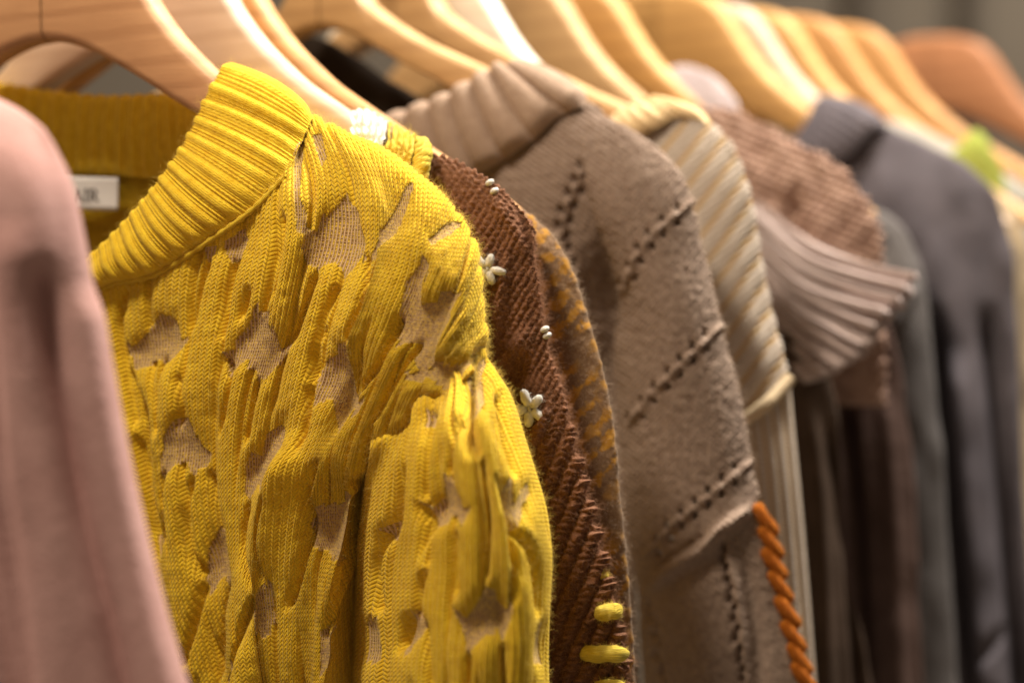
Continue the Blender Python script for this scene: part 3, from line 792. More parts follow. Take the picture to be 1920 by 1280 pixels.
# woven label inside the neck
def label_tag():
    st = [(60, 329), (222, 333), (221, 395), (60, 391)]
    w0, th = -.0225, .0008
    nx, ny = 24, 8; V = []
    for sgn in (0, 1):
        for i in range(ny):
            for j in range(nx):
                a, b_ = j / (nx - 1), i / (ny - 1)
                x = (1-a)*((1-b_)*st[0][0] + b_*st[3][0]) + a*((1-b_)*st[1][0] + b_*st[2][0])
                y = (1-a)*((1-b_)*st[0][1] + b_*st[3][1]) + a*((1-b_)*st[1][1] + b_*st[2][1])
                V.append(at(x, y, 0.0, w0 + .0012 * math.sin(a * 5) - sgn * th))
    V = np.array(V); i0 = grid_faces(ny, nx); F = np.concatenate([i0, i0[:, ::-1] + ny*nx])
    rim = [r*nx for r in range(ny)][::-1] + list(range(nx)) + [r*nx + nx-1 for r in range(ny)] + list(range((ny-1)*nx, ny*nx))[::-1]
    E = [(a, b_, b_ + nx*ny, a + nx*ny) for a, b_ in zip(rim[:-1], rim[1:]) if a != b_]
    F = np.concatenate([F, np.array(E)])
    tag = mesh_obj("neck_label", to_local(V, 0.0), F, M_LABEL, Y, smooth=False, label="white woven neck label with black serif letters")
    # letters A I R, serif, stroked boxes
    def quad(x0, y0, x1, y1, wd):
        d = math.hypot(x1-x0, y1-y0); nx_, ny_ = -(y1-y0)/d*wd/2, (x1-x0)/d*wd/2
        return [(x0+nx_, y0+ny_), (x1+nx_, y1+ny_), (x1-nx_, y1-ny_), (x0-nx_, y0-ny_)]
    L = {'A': [quad(0,22,8,0,1.8), quad(8,0,16,22,3.4), quad(3.5,14,12.5,14,1.6), quad(-2,22,4,22,1.2), quad(12,22,19,22,1.2)],
         'I': [quad(0,0,0,22,3.4), quad(-3.5,0,3.5,0,1.2), quad(-3.5,22,3.5,22,1.2)],
         'R': [quad(0,0,0,22,3.4), quad(-3,0,7,0,1.4), quad(-3,22,3.5,22,1.2), quad(7,0,10.5,3,2.2), quad(10.5,3,10.5,8,2.8), quad(10.5,8,7,11,2.2), quad(7,11,0,11,1.4), quad(5,11,13,22,3.2), quad(11,22,16,22,1.2)]}
    for ch, ox in (('A', 136), ('I', 160), ('R', 169)):
        V = []; F = []
        for q in L[ch]:
            k = len(V)
            for (x, y) in q:
                a = (ox + x - 60) / 162
                V.append(at(ox + x, 355 + y, 0.0, w0 + .0012 * math.sin(a * 5) + .00035))
            F.append((k, k+1, k+2, k+3))
        V = np.array(V); n = len(V); V2 = V + R_ * .0003; Fq = []
        for f in F:
            Fq.append(f); a, b_, c_, d_ = f
            for p, q in ((a, b_), (b_, c_), (c_, d_), (d_, a)): Fq.append((p, q, q + n, p + n))
        mesh_obj("letter", to_local(np.concatenate([V, V2]), 0.0), np.array(Fq), M_INK, tag, smooth=False)
label_tag()
# ================================================================== PINK JUMPER (nearest, out of focus)
PK = thing("pink_jumper", "dusty pink jumper nearest the camera, blurred at the left edge", "jumper", -.185)
rows = [[(-760,60),(-160,140),(-70,162),(-5,188),(45,213),(88,248)],
 [(-760,250),(-150,255),(-60,270),(25,288),(85,308),(132,335)],
 [(-760,400),(-140,400),(-50,410),(40,420),(105,430),(157,440)],
 [(-760,600),(-140,600),(-40,600),(50,600),(125,600),(184,600)],
 [(-760,740),(-130,740),(-30,740),(70,740),(150,740),(209,740)],
 [(-750,880),(-120,880),(-10,880),(90,880),(175,880),(238,880)],
 [(-740,1030),(-100,1030),(10,1030),(115,1030),(205,1030),(273,1030)],
 [(-730,1170),(-80,1170),(30,1170),(145,1170),(240,1170),(312,1170)],
 [(-720,1320),(-60,1320),(50,1320),(175,1320),(280,1320),(358,1320)]]
k = Surf(wrap(W3(rows, .03), back=.03), 240, 240, -.185)
for p, wd, am in (([(70,470),(105,720),(155,980),(200,1150),(230,1320)], 24, -.008), ([(0,400),(40,800),(90,1000),(120,1300)], 44, .005),
                  ([(-50,400),(-20,900),(20,1300)], 44, -.007), ([(150,520),(205,850),(270,1150),(310,1300)], 36, .003)):
    k.P += k.N * fold((k.px, k.py), p, wd, am)[..., None]
k.build("body", M_PINK, PK)
# ================================================================== BROWN MOHAIR JUMPER
BR = thing("brown_jumper", "chestnut brown chunky jumper with white daisies and yellow edge stitches behind the yellow jumper", "jumper", .042)
rows = [[(700,262),(760,283),(802,290),(850,300),(908,332),(960,370),(998,422)],
 [(740,390),(790,385),(835,388),(882,398),(932,420),(974,450),(1006,490)],
 [(790,500),(835,500),(872,500),(910,505),(950,520),(986,540),(1015,560)],
 [(830,620),(865,620),(900,620),(935,625),(968,630),(1000,635),(1028,645)],
 [(850,740),(890,740),(925,740),(962,740),(1000,740),(1032,742),(1058,745)],
 [(880,880),(920,880),(955,880),(990,880),(1028,880),(1060,880),(1086,880)],
 [(900,1020),(945,1020),(985,1020),(1022,1020),(1062,1020),(1096,1020),(1122,1025)],
 [(920,1160),(965,1160),(1005,1160),(1047,1160),(1090,1160),(1126,1160),(1154,1160)],
 [(930,1320),(980,1320),(1025,1320),(1070,1320),(1115,1320),(1152,1320),(1182,1320)]]
k = Surf(wrap(W3(rows, .012), back=.016), 620, 330, .042)
UU, VV = k.c, k.t - 3
lowr = 1 / (1 + np.exp(-(k.py - 800) / 40))                     # lower part: heavy slanting ribs of bumps
jx = .22 * vnoise(k.px / 22, k.py / 22, 5) + .12 * vnoise(k.px / 5, k.py / 5, 15); jy = .5 * vnoise(k.px / 13, k.py / 13, 6)
ru = (k.px + .42 * k.py) / 31 + jx
bumps1 = (np.abs(np.sin(np.pi * ru)) ** .8) * (.74 + .26 * np.sin(2 * np.pi * (k.py / 13 + .35 * np.floor(ru) + jy * 2)))
ua = (k.px * .85 + k.py * .5) / 13 + jx * 1.5; va = (-k.px * .35 + k.py) / 12.5 + jy * 1.5 + .5 * (np.floor(ua) % 2)
bumps2 = np.abs(np.sin(np.pi * ua)) * (.4 + .6 * np.abs(np.sin(np.pi * va)))
h = lowr * .0052 * bumps1 + (1 - lowr) * .0016 * bumps2 + .0006 * vnoise(k.px / 4, k.py / 4, 9)
k.push(h - .0012)
for p, wd, am in (([(965,430),(945,520),(930,640),(915,720)], 9, .004), ([(1010,600),(960,660),(900,720)], 14, .004),
                  ([(905,345),(960,420),(1000,500)], 16, .003), ([(950,340),(985,420),(1012,520)], 7, -.002),
                  ([(985,650),(950,720),(960,800)], 30, -.006), ([(1035,745),(990,860)], 12, .003)):
    k.P += k.N * fold((k.px, k.py), p, wd, am)[..., None]
k.build("body", M_BROWN, BR)
brn = k
fuzz("fuzz", k.P[180:, :240], k.N[180:, :240], BR, .042, M_FB, 22000, .0032, .00003, 4)
# collar: white then yellow chunky loops
def bigV(u, v, k=1.1):
    ax = np.abs(u % 1 - .5); leg = .5 + .5 * np.cos(4 * np.pi * (ax - .25)); return leg ** .6 * (.35 + .65 * np.abs(np.sin(np.pi * ((v + ax * k) % 1))) ** .6)
def strip(nm, rows_, mat, per, amp):
    q = Surf(wrap(np.array(rows_, float), right=False, back=.012, dy=6), 150, 110, .042)
    q.push(amp * bigV(q.px / per, q.py / per * 1.15) + amp * .5 * vnoise(q.px / 4, q.py / 4, 3)); q.build(nm, mat, BR)
    fuzz("fuzz", q.P[60:], q.N[60:], BR, .042, M_FY if mat is M_YARN else M_FW, 1500, .0022, .00003, 9)
M_FW = mat_fuzz("white_fibre", (.8, .77, .7))
strip("white_trim", [[(660,224,.004),(690,218,.004),(722,238,.004)], [(660,256,.013),(692,254,.013),(724,262,.013)], [(662,290,.015),(694,290,.015),(722,292,.015)], [(664,340,.015),(696,340,.015),(720,340,.015)]], M_WHITE, 22, .0030)
strip("brown_trim", [[(716,240,.003),(726,240,.003),(738,250,.003)], [(716,262,.011),(728,262,.011),(740,268,.011)], [(714,300,.013),(726,300,.013),(740,305,.013)], [(712,350,.013),(724,350,.013),(738,350,.013)]], M_BROWN, 14, .002)
strip("yellow_trim", [[(728,244,.004),(752,250,.004),(776,264,.004)], [(730,272,.014),(752,276,.014),(776,286,.014)], [(728,305,.016),(750,308,.016),(772,316,.016)], [(726,360,.016),(748,360,.016),(768,366,.016)]], M_YARN, 21, .0030)
bp = [(786,266,.004),(794,285,.012),(791,305,.015),(786,325,.016),(782,345,.016),(778,366,.016)]
bc = curve(bp, 60)
for ph in (0, 1, 2):
    an = np.linspace(0, 6.5 * np.pi, 60) + ph * 2 * np.pi / 3
    tube("yellow_braid", at(bc[:, 0] + 8 * np.cos(an), bc[:, 1], .042, bc[:, 2] + .0022 * np.sin(an)), np.full(60, .0022) * (1 + .12 * np.sin(np.arange(60) * .9 + ph)), M_YARN, BR, .042, seg=10)
def flower(x, y, r, parts, n_pet=5, rot=0.0, only=None):
    c, N = brn.find(x, y, .0045); vw = CAM - c; vw /= np.linalg.norm(vw); N = N * .35 + vw * .65; N /= np.linalg.norm(N)
    f = bpy.data.objects.new("daisy", None); S.collection.objects.link(f); f.parent = parts
    fm = None
    A = np.cross(N, [0, 0, 1.0]); A /= np.linalg.norm(A); B = np.cross(N, A); B /= np.linalg.norm(B)
    for q in range(n_pet):
        an = rot + q * 2 * math.pi / n_pet + [0, .15, -.1, .12, -.08][q % 5]
        d = A * math.cos(an) + B * math.sin(an); ln = r * [1, .9, 1.05, .85, 1][q % 5]
        o = capsule("petal", c + d * r * .12, c + d * ln, r * .18, M_WHITE, f, .042, bow=r * .16, bdir=N, fat=1.25, twist=7, hairy=True)
    capsule("flower_centre", c - A * r * .1 + N * r * .1, c + A * r * .1 + N * r * .1, r * .16, M_WHITE, f, .042)
    return f
FZ.clear(); flower(927, 507, .0070, BR, 5, .55); flower(996, 752, .0080, BR, 5, .1)
fuzz_yarns(BR, .042, M_FW, 900, .0012, 51)
for (x, y) in ((1013, 610), (1022, 632), (912, 342), (932, 352)):
    c, N = brn.find(x, y, .002); capsule("bead_stitch", c, c + np.array([.0012, 0, -.0022]), .0019, M_WHITE, BR, .042)
for (x0, y0, x1, y1, r) in ((1124,1068,1136,1086,.0017), (1122,1149,1160,1144,.0030), (1090,1225,1174,1226,.0031), (1118,1288,1170,1290,.0030)):
    kd = np.unravel_index(np.argmin(np.hypot(brn.px - (x0+x1)/2, brn.py - (y0+y1)/2)), brn.px.shape)
    wz = brn.w[kd]; n_ = 9; t_ = np.linspace(0, 1, n_)
    wob = rng.normal(size=n_) * .6
    pts = at(x0 + (x1-x0)*t_, y0 + (y1-y0)*t_ + wob, .042, wz + .0062 * np.sin(np.pi * np.clip(t_ * 1.0, .0, 1)) ** .45 - .001)
    rr = r * np.array([.55, .92, 1.0, 1.06, 1.0, .97, 1.04, .9, .5])
    e_ = tube("edge_stitch", pts, rr, M_YARN, BR, .042, seg=18, n=40, twist=5, hairy=True)
    Pv = np.array([tuple(v_.co) for v_ in e_.data.vertices]); c0 = Pv.mean(0)
fuzz_yarns(BR, .042, M_FY, 2600, .0016, 52)
# ================================================================== MUSTARD / GREY CARDIGAN
MU = thing("mustard_cardigan", "mustard and grey flecked cardigan squeezed between the brown and the taupe jumpers", "cardigan", .07)
rows = [[(820,335),(865,330),(908,348),(950,376),(996,404),(1037,442)],
 [(860,420),(915,420),(960,430),(1002,445),(1040,465),(1070,500)],
 [(930,560),(970,560),(1005,560),(1040,565),(1072,570),(1098,580)],
 [(970,690),(1010,690),(1042,690),(1075,690),(1104,690),(1130,690)],
 [(1000,810),(1035,810),(1068,810),(1100,810),(1128,810),(1152,810)],
 [(1020,930),(1055,930),(1085,930),(1115,930),(1142,930),(1163,930)],
 [(1040,1060),(1070,1060),(1098,1060),(1128,1060),(1154,1060),(1176,1060)],
 [(1050,1190),(1080,1190),(1108,1190),(1138,1190),(1165,1190),(1187,1190)],
 [(1060,1320),(1090,1320),(1118,1320),(1146,1320),(1172,1320),(1192,1320)]]
k = Surf(wrap(W3(rows, .011), back=.014), 300, 200, .07)
k.push(.0007 * vnoise(k.px/11, k.py/11, 7))
fuzz('fuzz', k.P[80:], k.N[80:], MU, .07, M_FT, 5000, .0024, .00003, 12)
k.build("body", M_TWEED, MU, uv=np.stack([k.px / 26, k.py / 26], -1))
# ================================================================== TAUPE JUMPER
TS = .165
TA = thing("taupe_jumper", "taupe ribbed-neck jumper with lines of eyelet holes and an orange whipstitched edge", "jumper", TS)
rows = [[(800,380),(860,350),(930,320),(985,288),(1035,248),(1085,209),(1140,226)],
 [(840,450),(890,430),(950,405),(1015,372),(1072,335),(1125,305),(1180,300)],
 [(880,540),(930,525),(985,505),(1050,475),(1095,445),(1140,425),(1190,420)],
 [(920,660),(975,645),(1030,625),(1080,605),(1118,590),(1150,575),(1185,570)],
 [(960,820),(1000,805),(1045,785),(1085,765),(1115,750),(1140,745),(1170,745)],
 [(980,1020),(1020,1010),(1060,1000),(1095,1000),(1125,1000),(1155,1000),(1185,1000)],
 [(1000,1320),(1040,1320),(1080,1320),(1110,1320),(1140,1320),(1170,1320),(1200,1320)]]
bw = np.array([[.006,.009,.010,.010,.008,.002,0],[.010,.013,.014,.014,.012,.009,.006],[.008,.012,.013,.012,.009,.005,.001],
      [.004,.007,.006,.002,-.004,-.009,-.012],[.0,.002,-.001,-.006,-.011,-.014,-.015],[-.004,-.004,-.006,-.010,-.013,-.015,-.016],[-.004,-.006,-.008,-.01,-.013,-.015,-.016]])
B3 = np.concatenate([np.array(rows, float), bw[..., None]], -1)
e = B3[:1].copy(); e[..., 0] -= 16; e[..., 1] -= 26; e[..., 2] -= .003
k = Surf(np.concatenate([e, B3]), 320, 260, TS)
knitT = lambda q: .0006 * np.sin(2*np.pi*(q.px*.25 + q.py)/11) * np.sin(2*np.pi*(q.px)/12) + .0007 * vnoise(q.px/9, q.py/9, 3) + .0022 * vnoise(q.px/60, q.py/80, 4)
k.push(knitT(k))
def eyelets(q, line, step=24, off=9, rad=5.5, ridge=True, amp=.0055):
    """a line of pierced eyelets, staggered in pairs, with a raised zigzag between them"""
    line = np.asarray(line, float); seg = np.hypot(*np.diff(line, axis=0).T); L = np.concatenate([[0], np.cumsum(seg)])
    h = 0 * q.px; n = int(L[-1] / step)
    if ridge:
        d, al = pdist(q.px, q.py, line); zz = 1 + .3 * np.sin(2 * np.pi * al / step)
        h = h + .0017 * np.exp(-(d / 7) ** 2) * zz
    for i in range(n + 1):
        for sd in (-1, 1):
            a = (i + .25 * sd + .5) * step
            if a > L[-1]: continue
            x = np.interp(a, L, line[:, 0]); y = np.interp(a, L, line[:, 1])
            j = min(np.searchsorted(L, a), len(seg)) - 1; j = max(j, 0); tx, ty = (line[j+1] - line[j]) / seg[j]
            x += -ty * off * sd + rng.uniform(-2, 2); y += tx * off * sd + rng.uniform(-2, 2)
            rr_ = ((q.px - x) / rad) ** 2 + ((q.py - y) / (rad * 1.55)) ** 2
            h = h - amp * np.exp(-rr_ ** 1.1)
            if ridge is True and q.nr > 400: q.hole = getattr(q, 'hole', np.zeros(q.px.shape, bool)) | (rr_ < .4)
    return h
k.P += k.N * eyelets(k, [(1112,262),(1088,330),(1062,390),(1050,450),(1075,520)], 30, 10)[..., None]
k.build("body", M_TAUPE, TA, uv=np.stack([k.px/9, k.py/7], -1))
rows = [[(1075,212),(1118,219),(1170,240),(1225,277),(1268,318),(1294,365)],
 [(1095,330),(1138,330),(1185,338),(1233,352),(1276,375),(1307,410)],
 [(1130,450),(1165,450),(1208,450),(1252,455),(1296,470),(1328,490)],
 [(1162,570),(1192,572),(1235,575),(1282,580),(1322,590),(1353,600)],
 [(1155,680),(1190,690),(1242,690),(1292,695),(1338,700),(1376,700)],
 [(1166,820),(1200,820),(1252,820),(1305,820),(1358,820),(1400,820)],
 [(1170,950),(1204,950),(1262,950),(1320,950),(1380,950),(1428,950)],
 [(1192,1100),(1228,1100),(1290,1100),(1350,1100),(1412,1100),(1466,1100)],
 [(1207,1320),(1248,1320),(1312,1320),(1382,1320),(1458,1320),(1526,1320)]]
sw = np.array([[-.002,.002,.003,.003,.002,0],[.012,.014,.014,.012,.008,0],[.009,.016,.018,.016,.010,0],[-.002,.014,.019,.018,.012,0],
      [-.006,.013,.020,.019,.013,0],[-.006,.013,.020,.019,.013,0],[-.006,.013,.020,.019,.013,0],[-.006,.013,.020,.019,.013,.002],[-.006,.013,.020,.019,.013,.002]])
S3 = np.concatenate([np.array(rows, float), sw[..., None]], -1)
e = S3[:, :1].copy(); e[..., 0] += 10; e[..., 2] -= .012
S3 = np.concatenate([e, S3], 1); S3 = wrap(S3, back=.018)
k = Surf(S3, 640, 420, TS)
k.push(knitT(k))
for ln, st in (([(1298,378),(1262,408),(1222,440),(1190,485),(1168,540)], 36), ([(1352,612),(1300,660),(1262,700),(1225,735),(1185,790)], 36),
               ([(1406,866),(1360,905),(1310,945),(1262,985),(1215,1040)], 34)):
    k.P += k.N * eyelets(k, ln, st, 11, 4.0)[..., None]
k.P += k.N * eyelets(k, [(1348,1020),(1365,1090),(1378,1170),(1392,1270),(1398,1310)], 38, 3, 6, False)[..., None]
k.P += k.N * eyelets(k, [(1205,1130),(1218,1170),(1226,1220),(1245,1300)], 36, 3, 6, False)[..., None]
k.P += k.N * eyelets(k, [(1422,935),(1426,960)], 36, 3, 7, False)[..., None]
for p, wd, am in (([(1195,1118),(1260,1070),(1320,1030),(1345,1000),(1420,935)], 13, .0065), ([(1345,1000),(1375,970),(1415,945)], 8, .0015), ([(1190,1094),(1250,1050),(1318,1005),(1345,980)], 9, -.002),
                  ([(1352,1010),(1380,1090),(1394,1180),(1402,1300)], 10, .0022), ([(1385,1010),(1412,1120),(1425,1300)], 16, -.0035)):
    k.P += k.N * fold((k.px, k.py), p, wd, am)[..., None]
k.build("sleeve", M_TAUPE, TA, uv=np.stack([k.px/9, k.py/7], -1)); tsl = k
fuzz("fuzz", k.P[200:], k.N[200:], TA, TS, M_FT, 7000, .0028, .00003, 6)
TC = [(640,292,.014,690,380,.011),(690,258,.014,735,360,.011),(745,233,.014,785,350,.011),(795,214,.014,835,345,.011),(838,197,.013,885,334,.011),(876,176,.012,930,312,.011),
      (906,158,.009,968,288,.011),(932,143,.006,1008,258,.010),(954,134,.003,1050,222,.006),(975,138,.0,1092,206,.002),(960,160,-.010,1075,240,-.010),(900,205,-.016,990,300,-.016),(800,250,-.018,850,340,-.018),(700,290,-.018,740,380,-.018)]
def ribT(L):
    p = (L / .0135) % 1.0; return .0046 * np.abs(np.sin(np.pi * p)) ** .5
band("collar", TC, TS, M_TAUPER, TA, 800, 22, .005, ribT, bulge=.002)
for (x, y) in ((1436,971),(1446,1013),(1452,1053),(1464,1096),(1477,1143),(1488,1189),(1500,1231),(1508,1266)):
    a, N = tsl.find(x - 17, y - 17, .002); b_, N2 = tsl.find(min(x + 10, 1600), y + 15, .002)
    vw = CAM - a; vw /= np.linalg.norm(vw); N = (N + vw) / 2
    capsule("whip_stitch", at(x - 21, y - 27, TS, .006), at(x + 19, y + 33, TS, .001), .0025 + .0005 * random.random(), M_ORANGE, TA, TS, bow=.0024, bdir=vw, n=26, seg=16, twist=4, hairy=True)
fuzz_yarns(TA, TS, mat_fuzz('orange_fibre', (.62, .26, .05)), 2400, .0018, 53)
# ================================================================== CREAM STRIPED JUMPER
KS = .225
CR = thing("cream_jumper", "cream ribbed jumper with slanting ochre stripes behind the taupe jumper", "jumper", KS)
rows = [[(1140,235),(1192,208),(1245,196),(1298,210),(1342,240),(1378,280)],
 [(1180,330),(1245,320),(1298,315),(1342,322),(1382,338),(1408,364)],
 [(1230,450),(1295,445),(1335,445),(1372,450),(1402,455),(1425,465)],
 [(1280,570),(1340,570),(1372,570),(1400,570),(1424,570),(1445,570)],
 [(1310,700),(1365,690),(1398,685),(1428,675),(1450,668),(1469,660)],
 [(1330,800),(1385,785),(1408,772),(1432,752),(1456,730),(1478,706)]]
k = Surf(wrap(W3(rows, .012, sprof=[.3,1,1,.85,.5,0]), back=.016), 320, 260, KS)
uu = (k.px * .80 + k.py * .62 + .0003 * (k.px - 1300) ** 2) / 39 - 3
k.push(.00035 * np.cos(2*np.pi*uu + np.pi) + .0004 * np.sin(k.py / 2.2 + k.px / 3)); k.build("body", M_CREAM, CR, uv=np.stack([uu, k.py / 9 - k.px / 12], -1))
rows = [[(1330,812),(1388,796),(1412,780),(1436,760),(1459,737),(1480,712)],
 [(1345,900),(1398,890),(1424,880),(1450,875),(1474,865),(1494,855)],
 [(1360,1080),(1418,1070),(1442,1060),(1466,1050),(1490,1040),(1510,1030)],
 [(1380,1320),(1440,1320),(1465,1320),(1490,1320),(1514,1320),(1533,1320)]]
k = Surf(wrap(W3(rows, .012, tprof=[.8,1,1,1], sprof=[.3,1,1,.85,.5,0]), top=False, back=.016), 240, 200, KS)
uu = (k.c - 1) * 1.25
k.push(.00035 * np.cos(2*np.pi*uu + np.pi)); k.build("sleeve", M_CREAM, CR, uv=np.stack([uu, k.py / 9], -1))
cu = curve([(1382,794,.016),(1410,778,.016),(1436,758,.014),(1460,735,.008),(1482,708,.002)], 50)
tube("sleeve_seam", at(cu[:, 0], cu[:, 1], KS, cu[:, 2]), np.full(50, .0030), M_BEIGE, CR, KS, seg=10)
band("collar", [(1110,262,.008,1150,300,.010),(1160,222,.008,1192,262,.010),(1188,202,.006,1232,240,.009),(1210,193,.003,1275,222,.004),(1235,192,0,1330,236,.0),(1225,205,-.01,1300,250,-.01)],
     KS, mat_wool("cream_rib", (.60, .42, .22), (.70, .52, .30), fine_s=600), CR, 220, 14, .004, lambda L: .0012 * np.abs(np.sin(np.pi * L / .0045)))
# ================================================================== ROSY BROWN JUMPER WITH RUFFLED SLEEVE
VS = .33
MV = thing("ruffled_jumper", "rosy brown knitted jumper with a pale ribbed ruffle standing off the shoulder", "jumper", VS)
rows = [[(1290,215),(1345,205),(1410,225),(1470,255),(1535,290),(1588,322)],
 [(1310,320),(1390,315),(1455,335),(1525,350),(1590,365),(1632,392)],
 [(1340,430),(1425,425),(1495,435),(1555,445),(1612,452),(1655,462)],
 [(1380,540),(1450,530),(1510,540),(1560,550),(1610,555),(1655,560)],
 [(1420,760),(1470,760),(1520,760),(1570,760),(1620,760),(1660,760)]]
k = Surf(wrap(W3(rows, .014), back=.016), 240, 260, VS)
k.push(.0016 * np.sin(2*np.pi*(k.px*.5 - k.py*.2)/13) * np.sin(2*np.pi*(k.px*.2 + k.py)/19) + .003 * vnoise(k.px/22, k.py/22, 8))
for p, wd, am in (([(1500,400),(1470,380),(1430,340)], 12, -.004), ([(1500,330),(1480,400),(1470,470)], 14, -.008)):
    k.P += k.N * fold((k.px, k.py), p, wd, am)[..., None]
k.build("body", M_MAUVE, MV)
ru = [[(1400,362,.010),(1500,445,.018),(1600,492,.030),(1716,520,.034)],
      [(1405,400,.014),(1500,490,.026),(1600,535,.040),(1690,562,.044)],
      [(1410,450,.014),(1500,535,.030),(1590,580,.048),(1650,600,.052)],
      [(1412,500,.014),(1495,580,.032),(1570,625,.050),(1618,652,.054)],
      [(1415,550,.012),(1480,615,.030),(1540,660,.046),(1575,680,.050)],
      [(1418,600,.010),(1465,650,.024),(1500,685,.036),(1520,706,.040)],
      [(1420,640,.006),(1450,665,.016),(1470,680,.024),(1482,692,.028)]]
k = Surf(ru, 300, 120, VS)
amp = .0014 + .0034 * (k.c / 3)
k.push(amp * np.sin(2*np.pi*k.t*1.85) + .0012 * np.sin(2*np.pi*k.t*4.6))
hem = 9 * np.sin(2*np.pi*k.t*1.85 + 1) * (k.c / 3) ** 3
k.P = k.P + U_ * (hem / FPX)[..., None]
k.N = normals(k.P); Pf = k.P; Pb = k.P - k.N * .0028
V = np.concatenate([to_local(Pf, VS).reshape(-1, 3), to_local(Pb, VS).reshape(-1, 3)]); n0 = k.nr * k.nc; f0 = grid_faces(k.nr, k.nc)
rm = np.arange(k.nr) * k.nc + k.nc - 1; e1 = np.stack([rm[:-1], rm[1:], rm[1:] + n0, rm[:-1] + n0], 1)
tp = np.arange(k.nc); e2 = np.stack([tp[:-1], tp[1:], tp[1:] + n0, tp[:-1] + n0], 1); bt = tp + (k.nr-1)*k.nc; e3 = np.stack([bt[:-1], bt[1:], bt[1:] + n0, bt[:-1] + n0], 1)
mesh_obj("ruffle", V, np.concatenate([f0, f0[:, ::-1] + n0, e1, e2, e3]), M_RUFF, MV, uv=np.zeros((2*n0, 2)), label="pale ribbed ruffle with a wavy hem")
# ================================================================== simple blurred garments further along
def garment(name, label, cat, s, rows, mat, wm=.014, folds=(), nz=.002, group=None, back=.014, res=(160, 150), parts=None, **kw):
    t = thing(name, label, cat, s, group)
    k = Surf(wrap(W3(rows, wm, **kw), back=back), res[0], res[1], s)
    k.push(nz * vnoise(k.px / 45, k.py / 70, int(s * 1000)))
    for p, wd, am in folds: k.P += k.N * fold((k.px, k.py), p, wd, am)[..., None]
    k.build("body", mat, t); return t
def col_rows(lefts, rights, n=6):
    return [[(l[0] + (r[0]-l[0]) * (j/(n-1)), l[1] + (r[1]-l[1]) * (j/(n-1))) for j in range(n)] for l, r in zip(lefts, rights)]
garment("dark_skirted_dress", "very dark brown garment in shadow under the ruffle, left of the maroon one", "dress", .30,
        col_rows([(1380,620),(1400,760),(1430,950),(1460,1120),(1480,1320)], [(1530,640),(1568,760),(1585,950),(1605,1120),(1640,1320)]), M_DKBR,
        folds=(([(1525,760),(1545,1000),(1560,1300)], 12, .006), ([(1555,800),(1590,1050),(1610,1300)], 10, -.007)), tprof=[.6, 1, 1, 1, 1])
garment("grey_brown_cardigan", "grey-brown blurred cardigan edge standing out between dark folds at the bottom", "cardigan", .315,
        col_rows([(1480,900),(1500,1000),(1510,1120),(1525,1320)], [(1530,930),(1560,1000),(1585,1120),(1612,1320)], 5), M_SLATE, wm=.01, tprof=[.5, 1, 1, 1])
garment("maroon_dress", "maroon brown garment hanging in shadow below the ruffle's tip", "dress", .365,
        col_rows([(1480,600),(1500,700),(1540,900),(1570,1100),(1600,1320)], [(1650,570),(1685,680),(1712,900),(1722,1100),(1735,1320)]), M_MAROON,
        folds=(([(1575,700),(1600,900),(1625,1300)], 14, -.010), ([(1660,700),(1680,1000),(1690,1300)], 20, .004)), tprof=[.2, .8, 1, 1, 1])
garment("slate_jumper", "slate grey jumper whose round shoulder shows between the ruffle and the plum grey jumper", "jumper", .405,
        [[(1560,400),(1600,395),(1640,398),(1672,412),(1700,440)], [(1600,500),(1640,500),(1680,500),(1710,505),(1732,520)],
         [(1620,650),(1660,650),(1695,650),(1725,650),(1748,650)], [(1640,900),(1680,900),(1715,900),(1748,900),(1772,900)], [(1660,1320),(1700,1320),(1740,1320),(1775,1320),(1800,1320)]], M_SLATE,
        folds=(([(1720,520),(1690,600),(1680,640)], 10, .004),))
GP = garment("plum_grey_jumper", "plain plum grey jumper with a narrow rib neck and long soft folds", "jumper", .455,
        [[(1500,300),(1570,262),(1640,240),(1705,262),(1770,292),(1826,325),(1868,365)], [(1530,420),(1600,400),(1660,392),(1720,395),(1785,402),(1840,415),(1892,445)],
         [(1600,570),(1660,565),(1715,562),(1765,560),(1815,560),(1862,560),(1903,560)], [(1650,740),(1705,740),(1755,740),(1800,740),(1842,740),(1880,740),(1912,740)],
         [(1690,950),(1740,950),(1785,950),(1825,950),(1862,950),(1898,950),(1922,950)], [(1730,1320),(1780,1320),(1825,1320),(1865,1320),(1900,1320),(1930,1320),(1950,1320)]],
        M_GREY, wm=.018, folds=(([(1748,560),(1768,800),(1790,1000),(1822,1320)], 14, -.014), ([(1850,560),(1868,760),(1885,960),(1902,1180),(1912,1320)], 17, -.016),
        ([(1790,640),(1815,900),(1850,1280)], 26, .006), ([(1825,1250),(1860,1210),(1895,1165)], 9, -.006), ([(1640,270),(1610,330),(1590,380)], 10, -.004)), res=(260, 260))
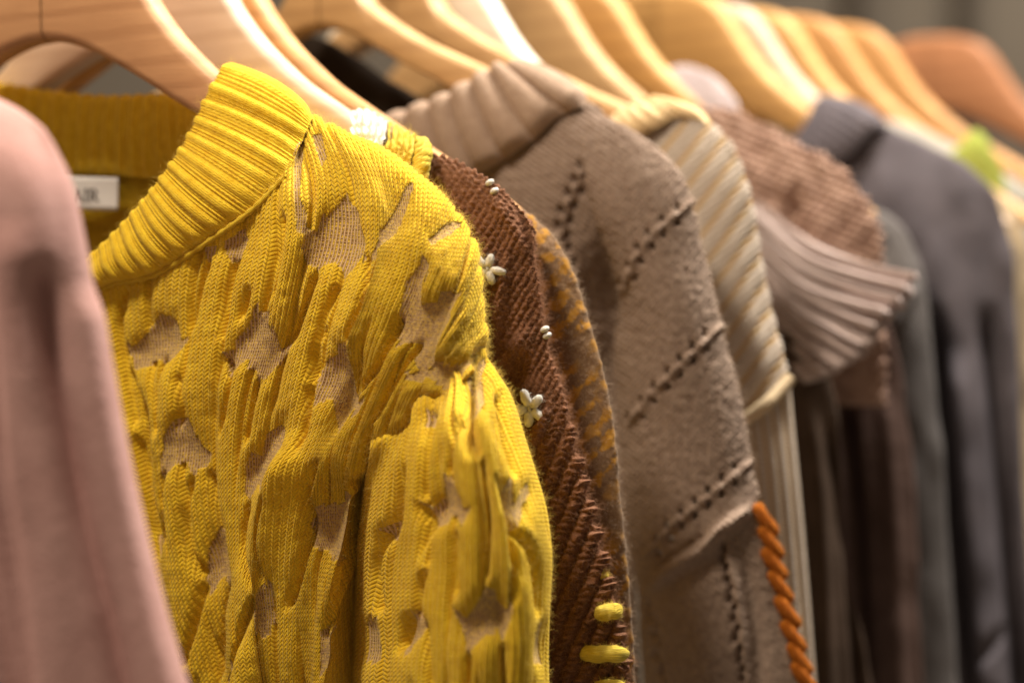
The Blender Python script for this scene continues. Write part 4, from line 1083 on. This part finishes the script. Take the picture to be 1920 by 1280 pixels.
band("collar", [(1440,320,.010,1500,380,.014),(1490,272,.010,1560,318,.014),(1518,235,.009,1598,288,.012),(1535,200,.005,1632,250,.008),(1550,188,.002,1662,240,.002),(1565,200,-.008,1655,262,-.008)],
     .455, M_GREY, GP, 200, 14, .006, lambda L: .0005 * np.abs(np.sin(np.pi * L / .004)), bulge=.003)
garment("lilac_jumper", "pale lilac jumper showing only its shoulder above the cream jumper", "jumper", .385,
        [[(1180,200),(1225,160),(1268,134),(1310,134),(1348,158),(1382,195)], [(1200,300),(1260,290),(1310,285),(1350,290),(1385,300),(1410,320)], [(1220,700),(1280,700),(1330,700),(1370,700),(1410,700),(1440,700)]], M_LILAC, wm=.012)
garment("beige_cardigan", "beige cardigan edge beyond the plum grey jumper's sleeve", "cardigan", .52,
        [[(1700,330),(1760,330),(1820,345),(1870,365),(1912,400)], [(1720,480),(1780,480),(1840,480),(1890,480),(1930,490)], [(1740,700),(1800,700),(1860,700),(1905,700),(1938,700)], [(1760,1320),(1820,1320),(1880,1320),(1930,1320),(1965,1320)]], M_BEIGE)
garment("pale_grey_jumper", "pale grey jumper sloping off the far edge behind the plum grey one", "jumper", .562,
        [[(1640,235),(1700,240),(1760,262),(1820,292),(1880,325),(1950,370)], [(1660,380),(1730,380),(1800,390),(1860,400),(1920,420),(1975,450)], [(1680,700),(1750,700),(1820,700),(1880,700),(1940,700),(1990,700)], [(1700,1320),(1770,1320),(1840,1320),(1900,1320),(1960,1320),(2010,1320)]], M_PALEGREY)
garment("lime_top", "small patch of lime green knit under the dark cherry hanger", "top", .548,
        [[(1790,292),(1808,266),(1828,250),(1848,264),(1866,300)], [(1770,340),(1800,335),(1830,335),(1860,340),(1885,350)], [(1780,700),(1810,700),(1840,700),(1870,700),(1900,700)]], M_LIME, wm=.01)
garment("dark_gap_fill", "black jumper seen only through the arch of the broad beech hanger", "jumper", .198,  # added shape that keeps the opening under the arch dark
        [[(440,70),(520,60),(600,78),(680,120),(750,165),(810,205)], [(460,200),(540,200),(620,205),(700,220),(780,240),(840,270)], [(480,500),(560,500),(640,500),(720,500),(800,500),(860,500)], [(480,1320),(560,1320),(640,1320),(720,1320),(800,1320),(860,1320)]], M_BLACK, wm=.008, back=.008)
